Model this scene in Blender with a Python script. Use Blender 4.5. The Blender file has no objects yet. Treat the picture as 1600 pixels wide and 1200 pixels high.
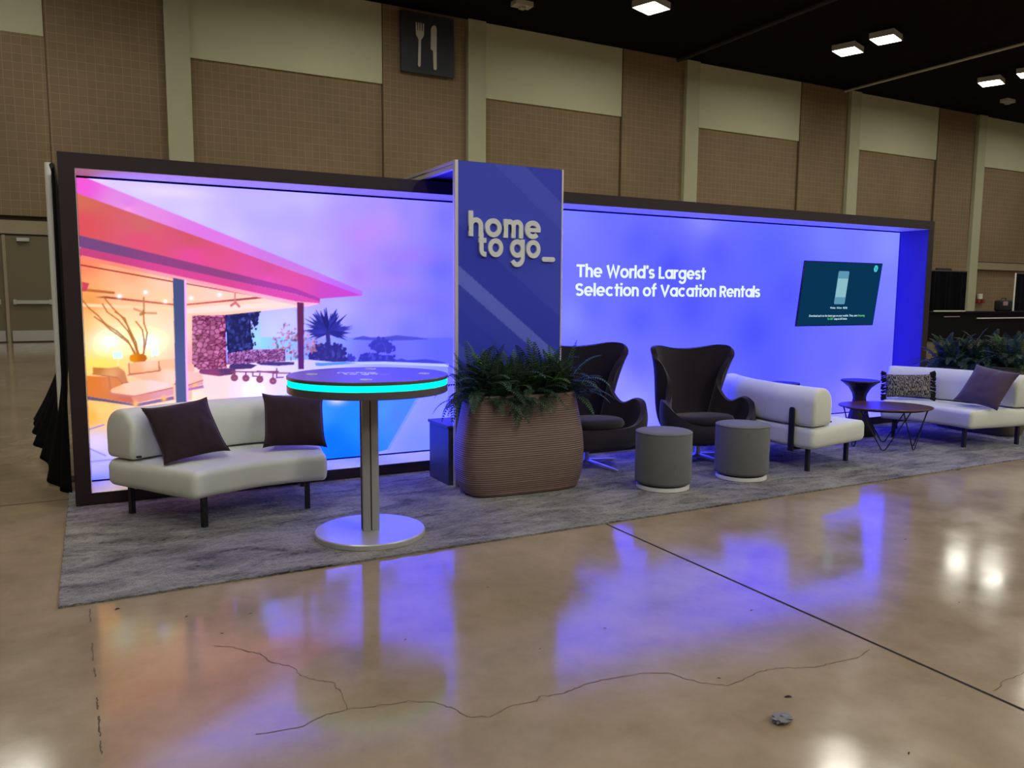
import bpy, bmesh, math, random
import numpy as np
from mathutils import Vector, Matrix, noise

# ------------------------------------------------------------------ camera, world, exposure
SC = bpy.context.scene
COL = SC.collection
PI = math.pi
R = math.radians
SC.view_settings.view_transform = 'Standard'
SC.view_settings.look = 'None'
SC.view_settings.exposure = 0.0
SC.view_settings.gamma = 1.0
SC.view_settings.use_curve_mapping = False

CAM_F, CAM_YAW, CAM_PITCH, CAM_ROLL = 1235.715, 0.489898, 0.1102836, 0.0071413
cam = bpy.data.cameras.new('camera')
cam.sensor_width = 36.0
cam.lens = CAM_F / 1600.0 * 36.0
cam.clip_end = 300
cam_o = bpy.data.objects.new('camera', cam)
COL.objects.link(cam_o)
_f = Vector((math.sin(CAM_YAW)*math.cos(CAM_PITCH), math.cos(CAM_YAW)*math.cos(CAM_PITCH), -math.sin(CAM_PITCH)))
_r0 = Vector((math.cos(CAM_YAW), -math.sin(CAM_YAW), 0))
_u0 = _r0.cross(_f)
_r = math.cos(CAM_ROLL)*_r0 + math.sin(CAM_ROLL)*_u0
_u = -math.sin(CAM_ROLL)*_r0 + math.cos(CAM_ROLL)*_u0
cam_o.matrix_world = Matrix(((_r.x, _u.x, -_f.x, 0.14407), (_r.y, _u.y, -_f.y, -6.19571), (_r.z, _u.z, -_f.z, 1.49746), (0, 0, 0, 1)))
SC.camera = cam_o

W = bpy.data.worlds.new('world')
SC.world = W
W.use_nodes = True
W.node_tree.nodes['Background'].inputs[0].default_value = (0.9, 0.85, 0.7, 1)
W.node_tree.nodes['Background'].inputs[1].default_value = 0.02

LAMP_STRENGTH = 47.0          # the high-bay lamps of the hall (built with the ceiling below)
LAMP_COLOR = (1.0, 0.97, 0.84)
GRAPHIC_STRENGTH = 1.0        # the backlit fabric
random.seed(7)

# ------------------------------------------------------------------ helpers
def lin(c, a=1.0):
    return tuple(((v/255.0)/12.92 if v/255.0 <= 0.04045 else ((v/255.0+0.055)/1.055)**2.4) for v in c[:3]) + (a,)

def tag(o, label=None, cat=None, group=None, kind=None):
    if label: o['label'] = label
    if cat: o['category'] = cat
    if group: o['group'] = group
    if kind: o['kind'] = kind
    return o

def thing(name, label, cat, loc=(0, 0, 0), rz=0.0, group=None):
    o = bpy.data.objects.new(name, None)
    COL.objects.link(o)
    o.location = loc
    o.rotation_euler = (0, 0, rz)
    o.empty_display_size = 0.1
    return tag(o, label, cat, group)

def mesh_obj(name, verts, faces, mats, parent=None, smooth=False, mi=None):
    me = bpy.data.meshes.new(name)
    me.from_pydata(verts, [], faces)
    for m in (mats if isinstance(mats, (list, tuple)) else [mats]):
        me.materials.append(m)
    if smooth:
        me.polygons.foreach_set('use_smooth', [True]*len(me.polygons))
    if mi:
        me.polygons.foreach_set('material_index', mi)
    me.update()
    o = bpy.data.objects.new(name, me)
    COL.objects.link(o)
    if parent is not None: o.parent = parent
    return o

class MB:
    """collects shapes and links them as ONE mesh object"""
    def __init__(s): s.v, s.f, s.mi, s.cur = [], [], [], 0
    def add(s, v, f):
        n = len(s.v)
        s.v += [tuple(q) for q in v]
        s.f += [tuple(i+n for i in q) for q in f]
        s.mi += [s.cur]*len(f)
        return s
    def box(s, x0, x1, y0, y1, z0, z1):
        return s.add([(x, y, z) for x in (x0, x1) for y in (y0, y1) for z in (z0, z1)],
                     [(0, 1, 3, 2), (4, 6, 7, 5), (0, 4, 5, 1), (2, 3, 7, 6), (0, 2, 6, 4), (1, 5, 7, 3)])
    def lathe(s, prof, n=48, cx=0, cy=0):
        v, f = [], []
        for r, z in prof:
            for i in range(n):
                a = 2*PI*i/n
                v.append((cx+r*math.cos(a), cy+r*math.sin(a), z))
        for j in range(len(prof)-1):
            for i in range(n):
                k = (i+1) % n
                f.append((j*n+i, j*n+k, (j+1)*n+k, (j+1)*n+i))
        f.append(tuple(range(n-1, -1, -1)))
        f.append(tuple((len(prof)-1)*n+i for i in range(n)))
        return s.add(v, f)
    def rod(s, a, b, r, n=8, r2=None):
        a, b = Vector(a), Vector(b)
        d = (b-a).normalized()
        t = Vector((0, 0, 1)) if abs(d.z) < .9 else Vector((1, 0, 0))
        u = d.cross(t).normalized(); w = d.cross(u)
        r2 = r if r2 is None else r2
        v = [a+(u*math.cos(2*PI*i/n)+w*math.sin(2*PI*i/n))*r for i in range(n)] + [b+(u*math.cos(2*PI*i/n)+w*math.sin(2*PI*i/n))*r2 for i in range(n)]
        f = [(i, (i+1) % n, n+(i+1) % n, n+i) for i in range(n)] + [tuple(range(n-1, -1, -1)), tuple(range(n, 2*n))]
        return s.add(v, f)
    def tube(s, pts, r, n=8, closed=False):
        m = len(pts); P = [Vector(p) for p in pts]; v, f = [], []
        for i, p in enumerate(P):
            a = P[(i-1) % m] if (closed or i > 0) else p
            b = P[(i+1) % m] if (closed or i < m-1) else p
            d = (b-a).normalized()
            t = Vector((0, 0, 1)) if abs(d.z) < .95 else Vector((1, 0, 0))
            u = d.cross(t).normalized(); w = d.cross(u)
            v += [p+(u*math.cos(2*PI*k/n)+w*math.sin(2*PI*k/n))*r for k in range(n)]
        for i in range(m if closed else m-1):
            j = (i+1) % m
            for k in range(n):
                l = (k+1) % n
                f.append((i*n+k, i*n+l, j*n+l, j*n+k))
        if not closed:
            f += [tuple(range(n-1, -1, -1)), tuple((m-1)*n+k for k in range(n))]
        return s.add(v, f)
    def prism(s, pts, y0, y1):
        """outline in (x, z), thickness along y"""
        n = len(pts)
        v = [(x, y0, z) for x, z in pts] + [(x, y1, z) for x, z in pts]
        f = [tuple(range(n)), tuple(range(2*n-1, n-1, -1))] + [(i, n+i, n+(i+1) % n, (i+1) % n) for i in range(n)]
        return s.add(v, f)
    def xf(s, M):
        s.v = [tuple(M @ Vector(q)) for q in s.v]
        return s
    def build(s, name, mats, parent=None, smooth=False, bevel=0, seg=2, fix=True, angle=None):
        o = mesh_obj(name, s.v, s.f, mats, parent, False, s.mi)
        if fix or bevel:
            bm = bmesh.new(); bm.from_mesh(o.data)
            bmesh.ops.recalc_face_normals(bm, faces=bm.faces)
            if bevel:
                ed = [e for e in bm.edges if len(e.link_faces) == 2 and e.calc_face_angle(0) > R(40)]
                bmesh.ops.bevel(bm, geom=ed, offset=bevel, segments=seg, affect='EDGES', profile=.5, clamp_overlap=True)
            bm.to_mesh(o.data); bm.free()
        if smooth or bevel:
            shade(o, angle if angle else 40)
        return o

def shade(o, ang=40):
    me = o.data
    me.polygons.foreach_set('use_smooth', [True]*len(me.polygons))
    bm = bmesh.new(); bm.from_mesh(me)
    for e in bm.edges:
        if len(e.link_faces) == 2 and e.calc_face_angle(0) > R(ang): e.smooth = False
    bm.to_mesh(me); bm.free()

# ------------------------------------------------------------------ materials
def mat(name, col, rough=.6, spec=.5, metal=0.0, var=0.0, vscale=8.0, bump=0.0, bscale=60.0, stretch=(1, 1, 1), sheen=0.0, coat=0.0):
    m = bpy.data.materials.new(name); m.use_nodes = True
    nt = m.node_tree; b = nt.nodes['Principled BSDF']
    c = tuple(col[:3])+(1,)
    b.inputs['Base Color'].default_value = c
    b.inputs['Roughness'].default_value = rough
    b.inputs['Specular IOR Level'].default_value = spec
    b.inputs['Metallic'].default_value = metal
    if sheen:
        b.inputs['Sheen Weight'].default_value = sheen
        b.inputs['Sheen Roughness'].default_value = .5
    if coat: b.inputs['Coat Weight'].default_value = coat
    if var or bump:
        tc = nt.nodes.new('ShaderNodeTexCoord'); mp = nt.nodes.new('ShaderNodeMapping')
        mp.inputs['Scale'].default_value = stretch
        nt.links.new(tc.outputs['Object'], mp.inputs['Vector'])
    if var:
        nz = nt.nodes.new('ShaderNodeTexNoise'); nz.inputs['Scale'].default_value = vscale; nz.inputs['Detail'].default_value = 5
        nt.links.new(mp.outputs[0], nz.inputs['Vector'])
        mx = nt.nodes.new('ShaderNodeMix'); mx.data_type = 'RGBA'
        mx.inputs['A'].default_value = tuple(v*(1-var) for v in c[:3])+(1,)
        mx.inputs['B'].default_value = tuple(min(1, v*(1+var)) for v in c[:3])+(1,)
        nt.links.new(nz.outputs['Fac'], mx.inputs['Factor'])
        nt.links.new(mx.outputs['Result'], b.inputs['Base Color'])
    if bump:
        n2 = nt.nodes.new('ShaderNodeTexNoise'); n2.inputs['Scale'].default_value = bscale; n2.inputs['Detail'].default_value = 3
        nt.links.new(mp.outputs[0], n2.inputs['Vector'])
        bp = nt.nodes.new('ShaderNodeBump'); bp.inputs['Strength'].default_value = bump; bp.inputs['Distance'].default_value = .01
        nt.links.new(n2.outputs['Fac'], bp.inputs['Height'])
        nt.links.new(bp.outputs[0], b.inputs['Normal'])
    return m

def emit(name, col, strength):
    m = bpy.data.materials.new(name); m.use_nodes = True
    nt = m.node_tree; nt.nodes.clear()
    e = nt.nodes.new('ShaderNodeEmission'); o = nt.nodes.new('ShaderNodeOutputMaterial')
    e.inputs[0].default_value = tuple(col[:3])+(1,); e.inputs[1].default_value = strength
    nt.links.new(e.outputs[0], o.inputs[0])
    return m

def emit_attr(name, strength):
    m = emit(name, (1, 1, 1), strength); nt = m.node_tree
    a = nt.nodes.new('ShaderNodeAttribute'); a.attribute_name = 'print_color'
    nt.links.new(a.outputs['Color'], nt.nodes['Emission'].inputs[0])
    return m

def floor_mat():
    m = mat('polished_concrete', (.3, .24, .16), .2, .5); nt = m.node_tree; b = nt.nodes['Principled BSDF']
    tc = nt.nodes.new('ShaderNodeTexCoord')
    def nz(scale, detail, rough=.5):
        n = nt.nodes.new('ShaderNodeTexNoise'); n.inputs['Scale'].default_value = scale; n.inputs['Detail'].default_value = detail; n.inputs['Roughness'].default_value = rough
        nt.links.new(tc.outputs['Object'], n.inputs['Vector']); return n
    a = nz(.55, 6, .6); c = nz(3.2, 8, .65); d = nz(60, 3)
    r1 = nt.nodes.new('ShaderNodeValToRGB')
    r1.color_ramp.elements[0].position = .34; r1.color_ramp.elements[0].color = FLOOR_A
    r1.color_ramp.elements[1].position = .68; r1.color_ramp.elements[1].color = FLOOR_B
    nt.links.new(a.outputs['Fac'], r1.inputs[0])
    r2 = nt.nodes.new('ShaderNodeValToRGB')
    r2.color_ramp.elements[0].position = .3; r2.color_ramp.elements[0].color = (.78, .76, .72, 1)
    r2.color_ramp.elements[1].position = .7; r2.color_ramp.elements[1].color = (1.1, 1.08, 1.06, 1)
    nt.links.new(c.outputs['Fac'], r2.inputs[0])
    mx = nt.nodes.new('ShaderNodeMix'); mx.data_type = 'RGBA'; mx.blend_type = 'MULTIPLY'; mx.inputs['Factor'].default_value = 1
    nt.links.new(r1.outputs[0], mx.inputs['A']); nt.links.new(r2.outputs[0], mx.inputs['B'])
    nt.links.new(mx.outputs['Result'], b.inputs['Base Color'])
    mr = nt.nodes.new('ShaderNodeMapRange'); mr.inputs['From Min'].default_value = .3; mr.inputs['From Max'].default_value = .7
    mr.inputs['To Min'].default_value = .07; mr.inputs['To Max'].default_value = .17
    nt.links.new(c.outputs['Fac'], mr.inputs['Value']); nt.links.new(mr.outputs[0], b.inputs['Roughness'])
    b.inputs['IOR'].default_value = 1.45
    bp = nt.nodes.new('ShaderNodeBump'); bp.inputs['Strength'].default_value = .012; bp.inputs['Distance'].default_value = .01
    nt.links.new(c.outputs['Fac'], bp.inputs['Height']); nt.links.new(bp.outputs[0], b.inputs['Normal'])
    return m
FLOOR_A = (.262, .200, .134, 1); FLOOR_B = (.365, .292, .206, 1)

def brick_mat():
    m = mat('split_face_block', (.2, .13, .08), .85, .2); nt = m.node_tree; b = nt.nodes['Principled BSDF']
    tc = nt.nodes.new('ShaderNodeTexCoord'); sp = nt.nodes.new('ShaderNodeSeparateXYZ'); cb = nt.nodes.new('ShaderNodeCombineXYZ')
    nt.links.new(tc.outputs['Object'], sp.inputs[0])
    ad = nt.nodes.new('ShaderNodeMath'); ad.operation = 'ADD'
    nt.links.new(sp.outputs['X'], ad.inputs[0]); nt.links.new(sp.outputs['Y'], ad.inputs[1])
    nt.links.new(ad.outputs[0], cb.inputs['X']); nt.links.new(sp.outputs['Z'], cb.inputs['Y'])
    br = nt.nodes.new('ShaderNodeTexBrick'); br.offset = 0; br.squash = 1
    br.inputs['Scale'].default_value = 1; br.inputs['Brick Width'].default_value = .25; br.inputs['Row Height'].default_value = .25
    br.inputs['Mortar Size'].default_value = .011; br.inputs['Mortar Smooth'].default_value = .2; br.inputs['Bias'].default_value = 0
    br.inputs['Color1'].default_value = BRICK_A; br.inputs['Color2'].default_value = BRICK_B; br.inputs['Mortar'].default_value = (.325, .25, .165, 1)
    nt.links.new(cb.outputs[0], br.inputs['Vector'])
    n = nt.nodes.new('ShaderNodeTexNoise'); n.inputs['Scale'].default_value = .35; n.inputs['Detail'].default_value = 4
    nt.links.new(tc.outputs['Object'], n.inputs['Vector'])
    r2 = nt.nodes.new('ShaderNodeValToRGB')
    r2.color_ramp.elements[0].position = .3; r2.color_ramp.elements[0].color = (.88, .88, .86, 1)
    r2.color_ramp.elements[1].position = .7; r2.color_ramp.elements[1].color = (1.08, 1.07, 1.05, 1)
    nt.links.new(n.outputs['Fac'], r2.inputs[0])
    mx = nt.nodes.new('ShaderNodeMix'); mx.data_type = 'RGBA'; mx.blend_type = 'MULTIPLY'; mx.inputs['Factor'].default_value = 1
    nt.links.new(br.outputs['Color'], mx.inputs['A']); nt.links.new(r2.outputs[0], mx.inputs['B'])
    nt.links.new(mx.outputs['Result'], b.inputs['Base Color'])
    return m
BRICK_A = (.240, .174, .108, 1); BRICK_B = (.262, .190, .118, 1)

def carpet_mat():
    m = mat('mottled_grey_carpet', (.15, .145, .15), .95, .1, sheen=.25); nt = m.node_tree; b = nt.nodes['Principled BSDF']
    tc = nt.nodes.new('ShaderNodeTexCoord'); mp = nt.nodes.new('ShaderNodeMapping'); mp.inputs['Scale'].default_value = (1.0, 2.6, 1); mp.inputs['Rotation'].default_value = (0, 0, .15)
    nt.links.new(tc.outputs['Object'], mp.inputs[0])
    n = nt.nodes.new('ShaderNodeTexNoise'); n.inputs['Scale'].default_value = 1.9; n.inputs['Detail'].default_value = 9; n.inputs['Roughness'].default_value = .68; n.inputs['Distortion'].default_value = 1.3
    nt.links.new(mp.outputs[0], n.inputs['Vector'])
    r = nt.nodes.new('ShaderNodeValToRGB'); e = r.color_ramp.elements
    e[0].position = .36; e[0].color = (.038, .036, .038, 1); e[1].position = .62; e[1].color = (.275, .258, .24, 1)
    k = r.color_ramp.elements.new(.47); k.color = (.148, .140, .138, 1)
    nt.links.new(n.outputs['Fac'], r.inputs[0])
    n2 = nt.nodes.new('ShaderNodeTexNoise'); n2.inputs['Scale'].default_value = 170; n2.inputs['Detail'].default_value = 2
    nt.links.new(tc.outputs['Object'], n2.inputs['Vector'])
    r2 = nt.nodes.new('ShaderNodeValToRGB'); r2.color_ramp.elements[0].color = (.55, .55, .55, 1); r2.color_ramp.elements[0].position = .3; r2.color_ramp.elements[1].color = (1.25, 1.25, 1.25, 1); r2.color_ramp.elements[1].position = .7
    nt.links.new(n2.outputs['Fac'], r2.inputs[0])
    mx = nt.nodes.new('ShaderNodeMix'); mx.data_type = 'RGBA'; mx.blend_type = 'MULTIPLY'; mx.inputs['Factor'].default_value = 1
    nt.links.new(r.outputs[0], mx.inputs['A']); nt.links.new(r2.outputs[0], mx.inputs['B'])
    nt.links.new(mx.outputs['Result'], b.inputs['Base Color'])
    bp = nt.nodes.new('ShaderNodeBump'); bp.inputs['Strength'].default_value = .7; bp.inputs['Distance'].default_value = .006
    nt.links.new(n2.outputs['Fac'], bp.inputs['Height']); nt.links.new(bp.outputs[0], b.inputs['Normal'])
    return m

def fern_mat():
    m = mat('fern_leaf', (.03, .08, .03), .55, .3); nt = m.node_tree; b = nt.nodes['Principled BSDF']
    a = nt.nodes.new('ShaderNodeAttribute'); a.attribute_name = 'leaf_tone'
    nt.links.new(a.outputs['Color'], b.inputs['Base Color'])
    return m

def woven_mat():
    m = mat('woven_black_grey', (.1, .1, .1), .9, .2); nt = m.node_tree; b = nt.nodes['Principled BSDF']
    tc = nt.nodes.new('ShaderNodeTexCoord'); mp = nt.nodes.new('ShaderNodeMapping'); mp.inputs['Scale'].default_value = (95, 30, 30)
    nt.links.new(tc.outputs['Object'], mp.inputs[0])
    n = nt.nodes.new('ShaderNodeTexNoise'); n.inputs['Scale'].default_value = 1.3; n.inputs['Detail'].default_value = 3
    nt.links.new(mp.outputs[0], n.inputs['Vector'])
    r = nt.nodes.new('ShaderNodeValToRGB'); r.color_ramp.elements[0].position = .42; r.color_ramp.elements[0].color = (.012, .011, .014, 1)
    r.color_ramp.elements[1].position = .6; r.color_ramp.elements[1].color = (.33, .30, .27, 1)
    nt.links.new(n.outputs['Fac'], r.inputs[0]); nt.links.new(r.outputs[0], b.inputs['Base Color'])
    return m

M = dict(
    floor=floor_mat(), brick=brick_mat(), carpet=carpet_mat(), fern=fern_mat(), woven=woven_mat(),
    plaster=mat('cream_plaster', (.58, .58, .40), .85, .2, var=.05, vscale=.6),
    concrete=mat('cream_concrete', (.48, .48, .33), .8, .2, var=.06, vscale=1.2),
    lintel=mat('lintel_concrete', (.36, .30, .20), .8, .2, var=.06, vscale=1.2),
    ceil=mat('black_ceiling', (.006, .005, .008), .95, .1),
    beam=mat('ceiling_beam_paint', (.55, .53, .48), .7, .3),
    darkbeam=mat('dark_beam_paint', (.03, .03, .034), .7, .3),
    lamp=emit('lamp_lens', LAMP_COLOR, LAMP_STRENGTH),
    lamp_rear_boost=emit('lamp_lens_rear_boost', LAMP_COLOR, LAMP_STRENGTH*2.1),  # unseen rows behind the camera, extra strength added as fill for upright faces
    lamph=mat('lamp_housing', (.5, .5, .48), .5, .4),
    door=mat('door_paint', (.18, .145, .085), .6, .4),
    steel=mat('brushed_steel', (.66, .66, .64), .36, .5, .75),
    blacksteel=mat('black_metal', (.012, .012, .014), .45, .5),
    joint=mat('joint_sealant', (.018, .014, .012), .8, .2),
    crack=mat('crack_dark', (.11, .08, .06), .8, .2),
    frame=mat('black_laminate', (.022, .013, .017), .42, .4),
    reveal=mat('white_reveal', (.80, .76, .50), .45, .4),
    blue=mat('blue_reveal', (.060, .045, .24), .6, .3),
    gap=mat('shadow_gap', (.01, .01, .02), .8, .1),
    print_=emit_attr('backlit_print', GRAPHIC_STRENGTH),
    letters=emit('backlit_lettering', (.82, .95, 3.2), 1.0),
    logo=mat('pale_acrylic', (.76, .80, .82), .5, .3),
    alu=mat('aluminium_profile', (.78, .76, .78), .38, .5, .55),
    tvscreen=emit('screen_teal', lin((9, 52, 84)), 1.0),
    tvphone=emit('screen_phone', lin((92, 150, 178)), 1.0),
    tvphone2=emit('screen_page', lin((140, 190, 200)), 1.0),
    tvtext=emit('screen_text', lin((190, 225, 235)), 1.0),
    tvgreen=emit('screen_green', lin((95, 205, 120)), 1.0),
    tvicon=emit('screen_icon', lin((70, 200, 215)), 1.0),
    tvcase=mat('tv_plastic', (.012, .012, .02), .35, .5),
    sofa=mat('white_upholstery', (.66, .68, .62), .9, .2, var=.03, vscale=5, bump=.08, bscale=260, sheen=.15),
    seam=mat('seam_thread', (.60, .62, .56), .9, .1),
    velvet=mat('plum_velvet', (.032, .017, .024), .9, .1, var=.35, vscale=9, sheen=.16),
    velvet2=mat('mauve_velvet', (.062, .040, .062), .85, .2, var=.3, vscale=9, sheen=.3),
    fringe=mat('black_fringe', (.014, .012, .014), .9, .2),
    egg=mat('charcoal_wool', (.019, .014, .024), .95, .2, var=.15, vscale=30, bump=.25, bscale=300, sheen=.2),
    ott=mat('grey_wool', (.150, .153, .158), .95, .2, var=.07, vscale=50, bump=.15, bscale=300, sheen=.1),
    whiteband=mat('white_laminate', (.80, .80, .80), .4, .4),
    walnut=mat('walnut_veneer', (.085, .035, .025), .28, .5, var=.35, vscale=4, stretch=(1, 9, 1)),
    wire=mat('black_wire', (.01, .01, .012), .4, .5),
    darkwood=mat('dark_stained_wood', (.014, .010, .012), .45, .4, var=.2, vscale=10),
    planter=mat('brown_ribbed_resin', (.165, .108, .088), .45, .5, var=.08, vscale=6),
    planter2=mat('taupe_resin', (.12, .09, .075), .6, .4, var=.08, vscale=6),
    joint2=mat('control_joint', (.14, .10, .062), .8, .2),
    soil=mat('dark_soil', (.012, .009, .007), .95, .1, bump=.5, bscale=40),
    tabletop=mat('black_laminate_top', (.085, .078, .095), .36, .6),
    glow=emit('teal_light_strip', (0.0, 1.6, 1.0), 1.0),
    column=mat('silver_column', (.33, .335, .34), .45, .5, .2),
    base=mat('silver_base', (.50, .49, .49), .35, .5, .35),
    pad=mat('pale_marking', (.62, .62, .68), .4, .4),
    cab=mat('slate_cabinet', (.045, .05, .085), .45, .4),
    drape=mat('black_drape', (.006, .006, .008), .95, .1),
    pole=mat('white_pole', (.85, .85, .80), .45, .4),
    signpanel=mat('slate_sign', (.040, .046, .062), .6, .3),
    signmark=mat('off_white_sign', (.62, .60, .54), .6, .3),
    exitdark=mat('dark_box', (.05, .035, .03), .6, .3),
    red=mat('alarm_red', (.28, .04, .03), .5, .4),
    plate=mat('white_plate', (.75, .75, .7), .5, .4),
    bag=mat('black_nylon', (.012, .012, .014), .7, .3),
    pink=mat('pale_patch', (.35, .22, .2), .7, .3),
    counter=mat('black_counter', (.006, .005, .006), .8, .1),
    scrap=mat('grey_scrap', (.17, .17, .175), .7, .3),
    flake=mat('dark_flake', (.04, .03, .028), .8, .2),
)

# ------------------------------------------------------------------ the hall
CEIL = 11.88
fl = MB().add([(-18, -30, 0), (66, -30, 0), (66, 24, 0), (-18, 24, 0)], [(0, 1, 2, 3)]).build('floor', M['floor'], fix=False)
tag(fl, kind='structure')
def ribbon(mb, pts, w, z, jit=0.0, sub=1):
    P = []
    for i in range(len(pts)-1):
        a, b = Vector(pts[i]), Vector(pts[i+1])
        for k in range(sub):
            q = a.lerp(b, k/sub)
            if jit and (i or k): q += Vector((random.uniform(-jit, jit), random.uniform(-jit, jit)))
            P.append(q)
    P.append(Vector(pts[-1]))
    v, f = [], []
    for i, q in enumerate(P):
        d = (P[min(i+1, len(P)-1)]-P[max(i-1, 0)]).normalized(); n = Vector((-d.y, d.x))
        ww = w*(random.uniform(.35, 1.0) if jit else 1)/2
        v += [(q.x+n.x*ww, q.y+n.y*ww, z), (q.x-n.x*ww, q.y-n.y*ww, z)]
        if i: f.append((2*i-2, 2*i-1, 2*i+1, 2*i))
    mb.add(v, f)
for pts in ([(3.108, -14), (3.108, -1.9)], [(-17.5, .31), (9.6, .31)], [(9.6, .31), (50, .31)], [(3.108, .5), (3.108, 21.8)], [(9.9, -14), (9.9, 21.8)], [(-3.7, -14), (-3.7, 21.8)]):
    mb = MB(); ribbon(mb, pts, .015, .0012); mb.build('expansion_joint', M['joint'], fl)
CRACKS = [
    [(0.711,-2.893),(0.736,-2.992),(0.803,-3.086),(0.82,-3.175),(0.861,-3.24),(0.914,-3.289),(0.919,-3.356),(0.907,-3.508)],
    [(0.582,-3.528),(0.715,-3.554),(0.836,-3.509),(0.907,-3.508),(1.024,-3.54),(1.13,-3.556),(1.218,-3.621),(1.248,-3.684),(1.286,-3.769),(1.35,-3.793),(1.455,-3.762),(1.538,-3.776),(1.584,-3.75),(1.646,-3.771),(1.73,-3.763),(1.818,-3.746),(1.927,-3.763),(2.037,-3.78),(2.127,-3.827),(2.154,-3.88),(2.192,-3.951),(2.264,-4.013),(2.401,-3.994),(2.516,-3.986),(2.597,-4.014),(2.699,-4.066),(2.801,-4.063),(2.917,-4.079),(3.039,-4.053)],
    [(3.146,-4.516),(3.265,-4.49),(3.42,-4.478),(3.581,-4.477)],
    [(0.549,-2.736),(0.609,-2.78),(0.65,-2.826),(0.696,-2.892),(0.711,-2.893)]]
for c in CRACKS:
    mb = MB(); ribbon(mb, c, .0055, .001, .006, 5); mb.build('crack', M['crack'], fl)
for y0, y1, x in ((-2.04, -2.22, .081), (-2.47, -2.66, .09), (-2.73, -2.82, .097), (-3.0, -3.1, .104), (-3.15, -3.30, .109), (-3.33, -3.42, .112)):
    mb = MB(); ribbon(mb, [(x, y0), (x+.002, y1)], .008, .001, .003, 8); mb.build('scuff_mark', M['crack'], fl)

ce = MB().box(-18, 66, -30, 24, CEIL, CEIL+.3).build('ceiling', M['ceil']); tag(ce, kind='structure')
# rear wall: bays of block below and plaster above, block piers, pale columns
BAY = 10.54; SILL = 9.09
wb = MB().box(-18, 66, 22.3, 22.6, 0, CEIL).build('wall_back', M['brick']); tag(wb, kind='structure')
for k in range(-2, 6):
    x0 = 2.63 + BAY*k
    if x0 > 62: break
    MB().box(x0, x0+.74, 21.9, 22.3, 0, CEIL-.05).build('column', M['concrete'], wb)
    bx0, bx1, px1 = x0+.74, x0+7.24, x0+BAY
    MB().box(bx0, bx1, 22.12, 22.3, SILL, CEIL-.02).build('plaster_panel', M['plaster'], wb)
    MB().box(bx1, px1, 22.10, 22.3, 0, CEIL-.02).build('block_pier', M['brick'], wb)
    MB().box(bx1-.02, bx1+.02, 22.085, 22.3, 0, CEIL-.02).build('control_joint', M['joint2'], wb)
    if k != -1: MB().box(bx0, bx1, 22.2, 22.3, 3.72, SILL).build('block_panel', M['brick'], wb)
    else: MB().box(bx0, bx1, 22.02, 22.3, 3.80, SILL).build('block_panel', M['brick'], wb)
    MB().box(bx0, bx1, 22.05, 22.3, 3.26, 3.66).build('lintel', M['lintel'], wb)
    MB().box(bx0, bx1, 22.16, 22.3, 3.66, 3.72).build('lintel_joint', M['exitdark'], wb)
for nm, b in (('wall_left', (-18.3, -18, -30, 24)), ('wall_right', (66, 66.3, -30, 24)), ('wall_front', (-18, 66, -30.3, -30))):
    o = MB().box(*b, 0, CEIL).build(nm, M['brick']); tag(o, kind='structure')
# the door pair at the far left
dr = MB().box(-3.36, -.66, 22.10, 22.3, 0, 3.26).build('door_1', M['exitdark']); tag(dr, kind='structure')
for x0, x1 in ((-3.30, -2.06), (-1.98, -.72)):
    lf = MB().box(x0, x1, 22.05, 22.12, .02, 3.20).build('door_leaf', M['door'], dr)
    MB().box(x0+.12, x1-.12, 21.95, 21.99, 1.17, 1.28).box(x0+.12, x0+.2, 21.97, 22.06, 1.15, 1.3).box(x1-.2, x1-.12, 21.97, 22.06, 1.15, 1.3).build('push_bar', M['steel'], lf)
    MB().box(x0+.05, x1-.05, 22.03, 22.05, .04, .36).build('kick_plate', M['steel'], lf)
    MB().box(x0+.3, x0+.62, 21.95, 22.05, 3.04, 3.14).build('door_closer', M['steel'], lf)
MB().box(-2.06, -1.98, 22.0, 22.12, 0, 3.22).build('mullion', M['lintel'], dr)

# ceiling pipes above each column line
for k in (2, 3):
    x = 2.63+BAY*k+.35-.9
    o = MB().rod((x, 21.9, CEIL-.16), (x, -28, CEIL-.16), .062 if k == 3 else .09, 10).build('ceiling_beam', M['beam'] if k == 3 else M['darkbeam'])
    tag(o, 'pale ceiling beam running towards the camera between the two right-hand lamp pairs' if k == 3 else 'dark ceiling beam crossing the black ceiling above the cream columns', 'beam', 'beams under the black ceiling')
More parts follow.
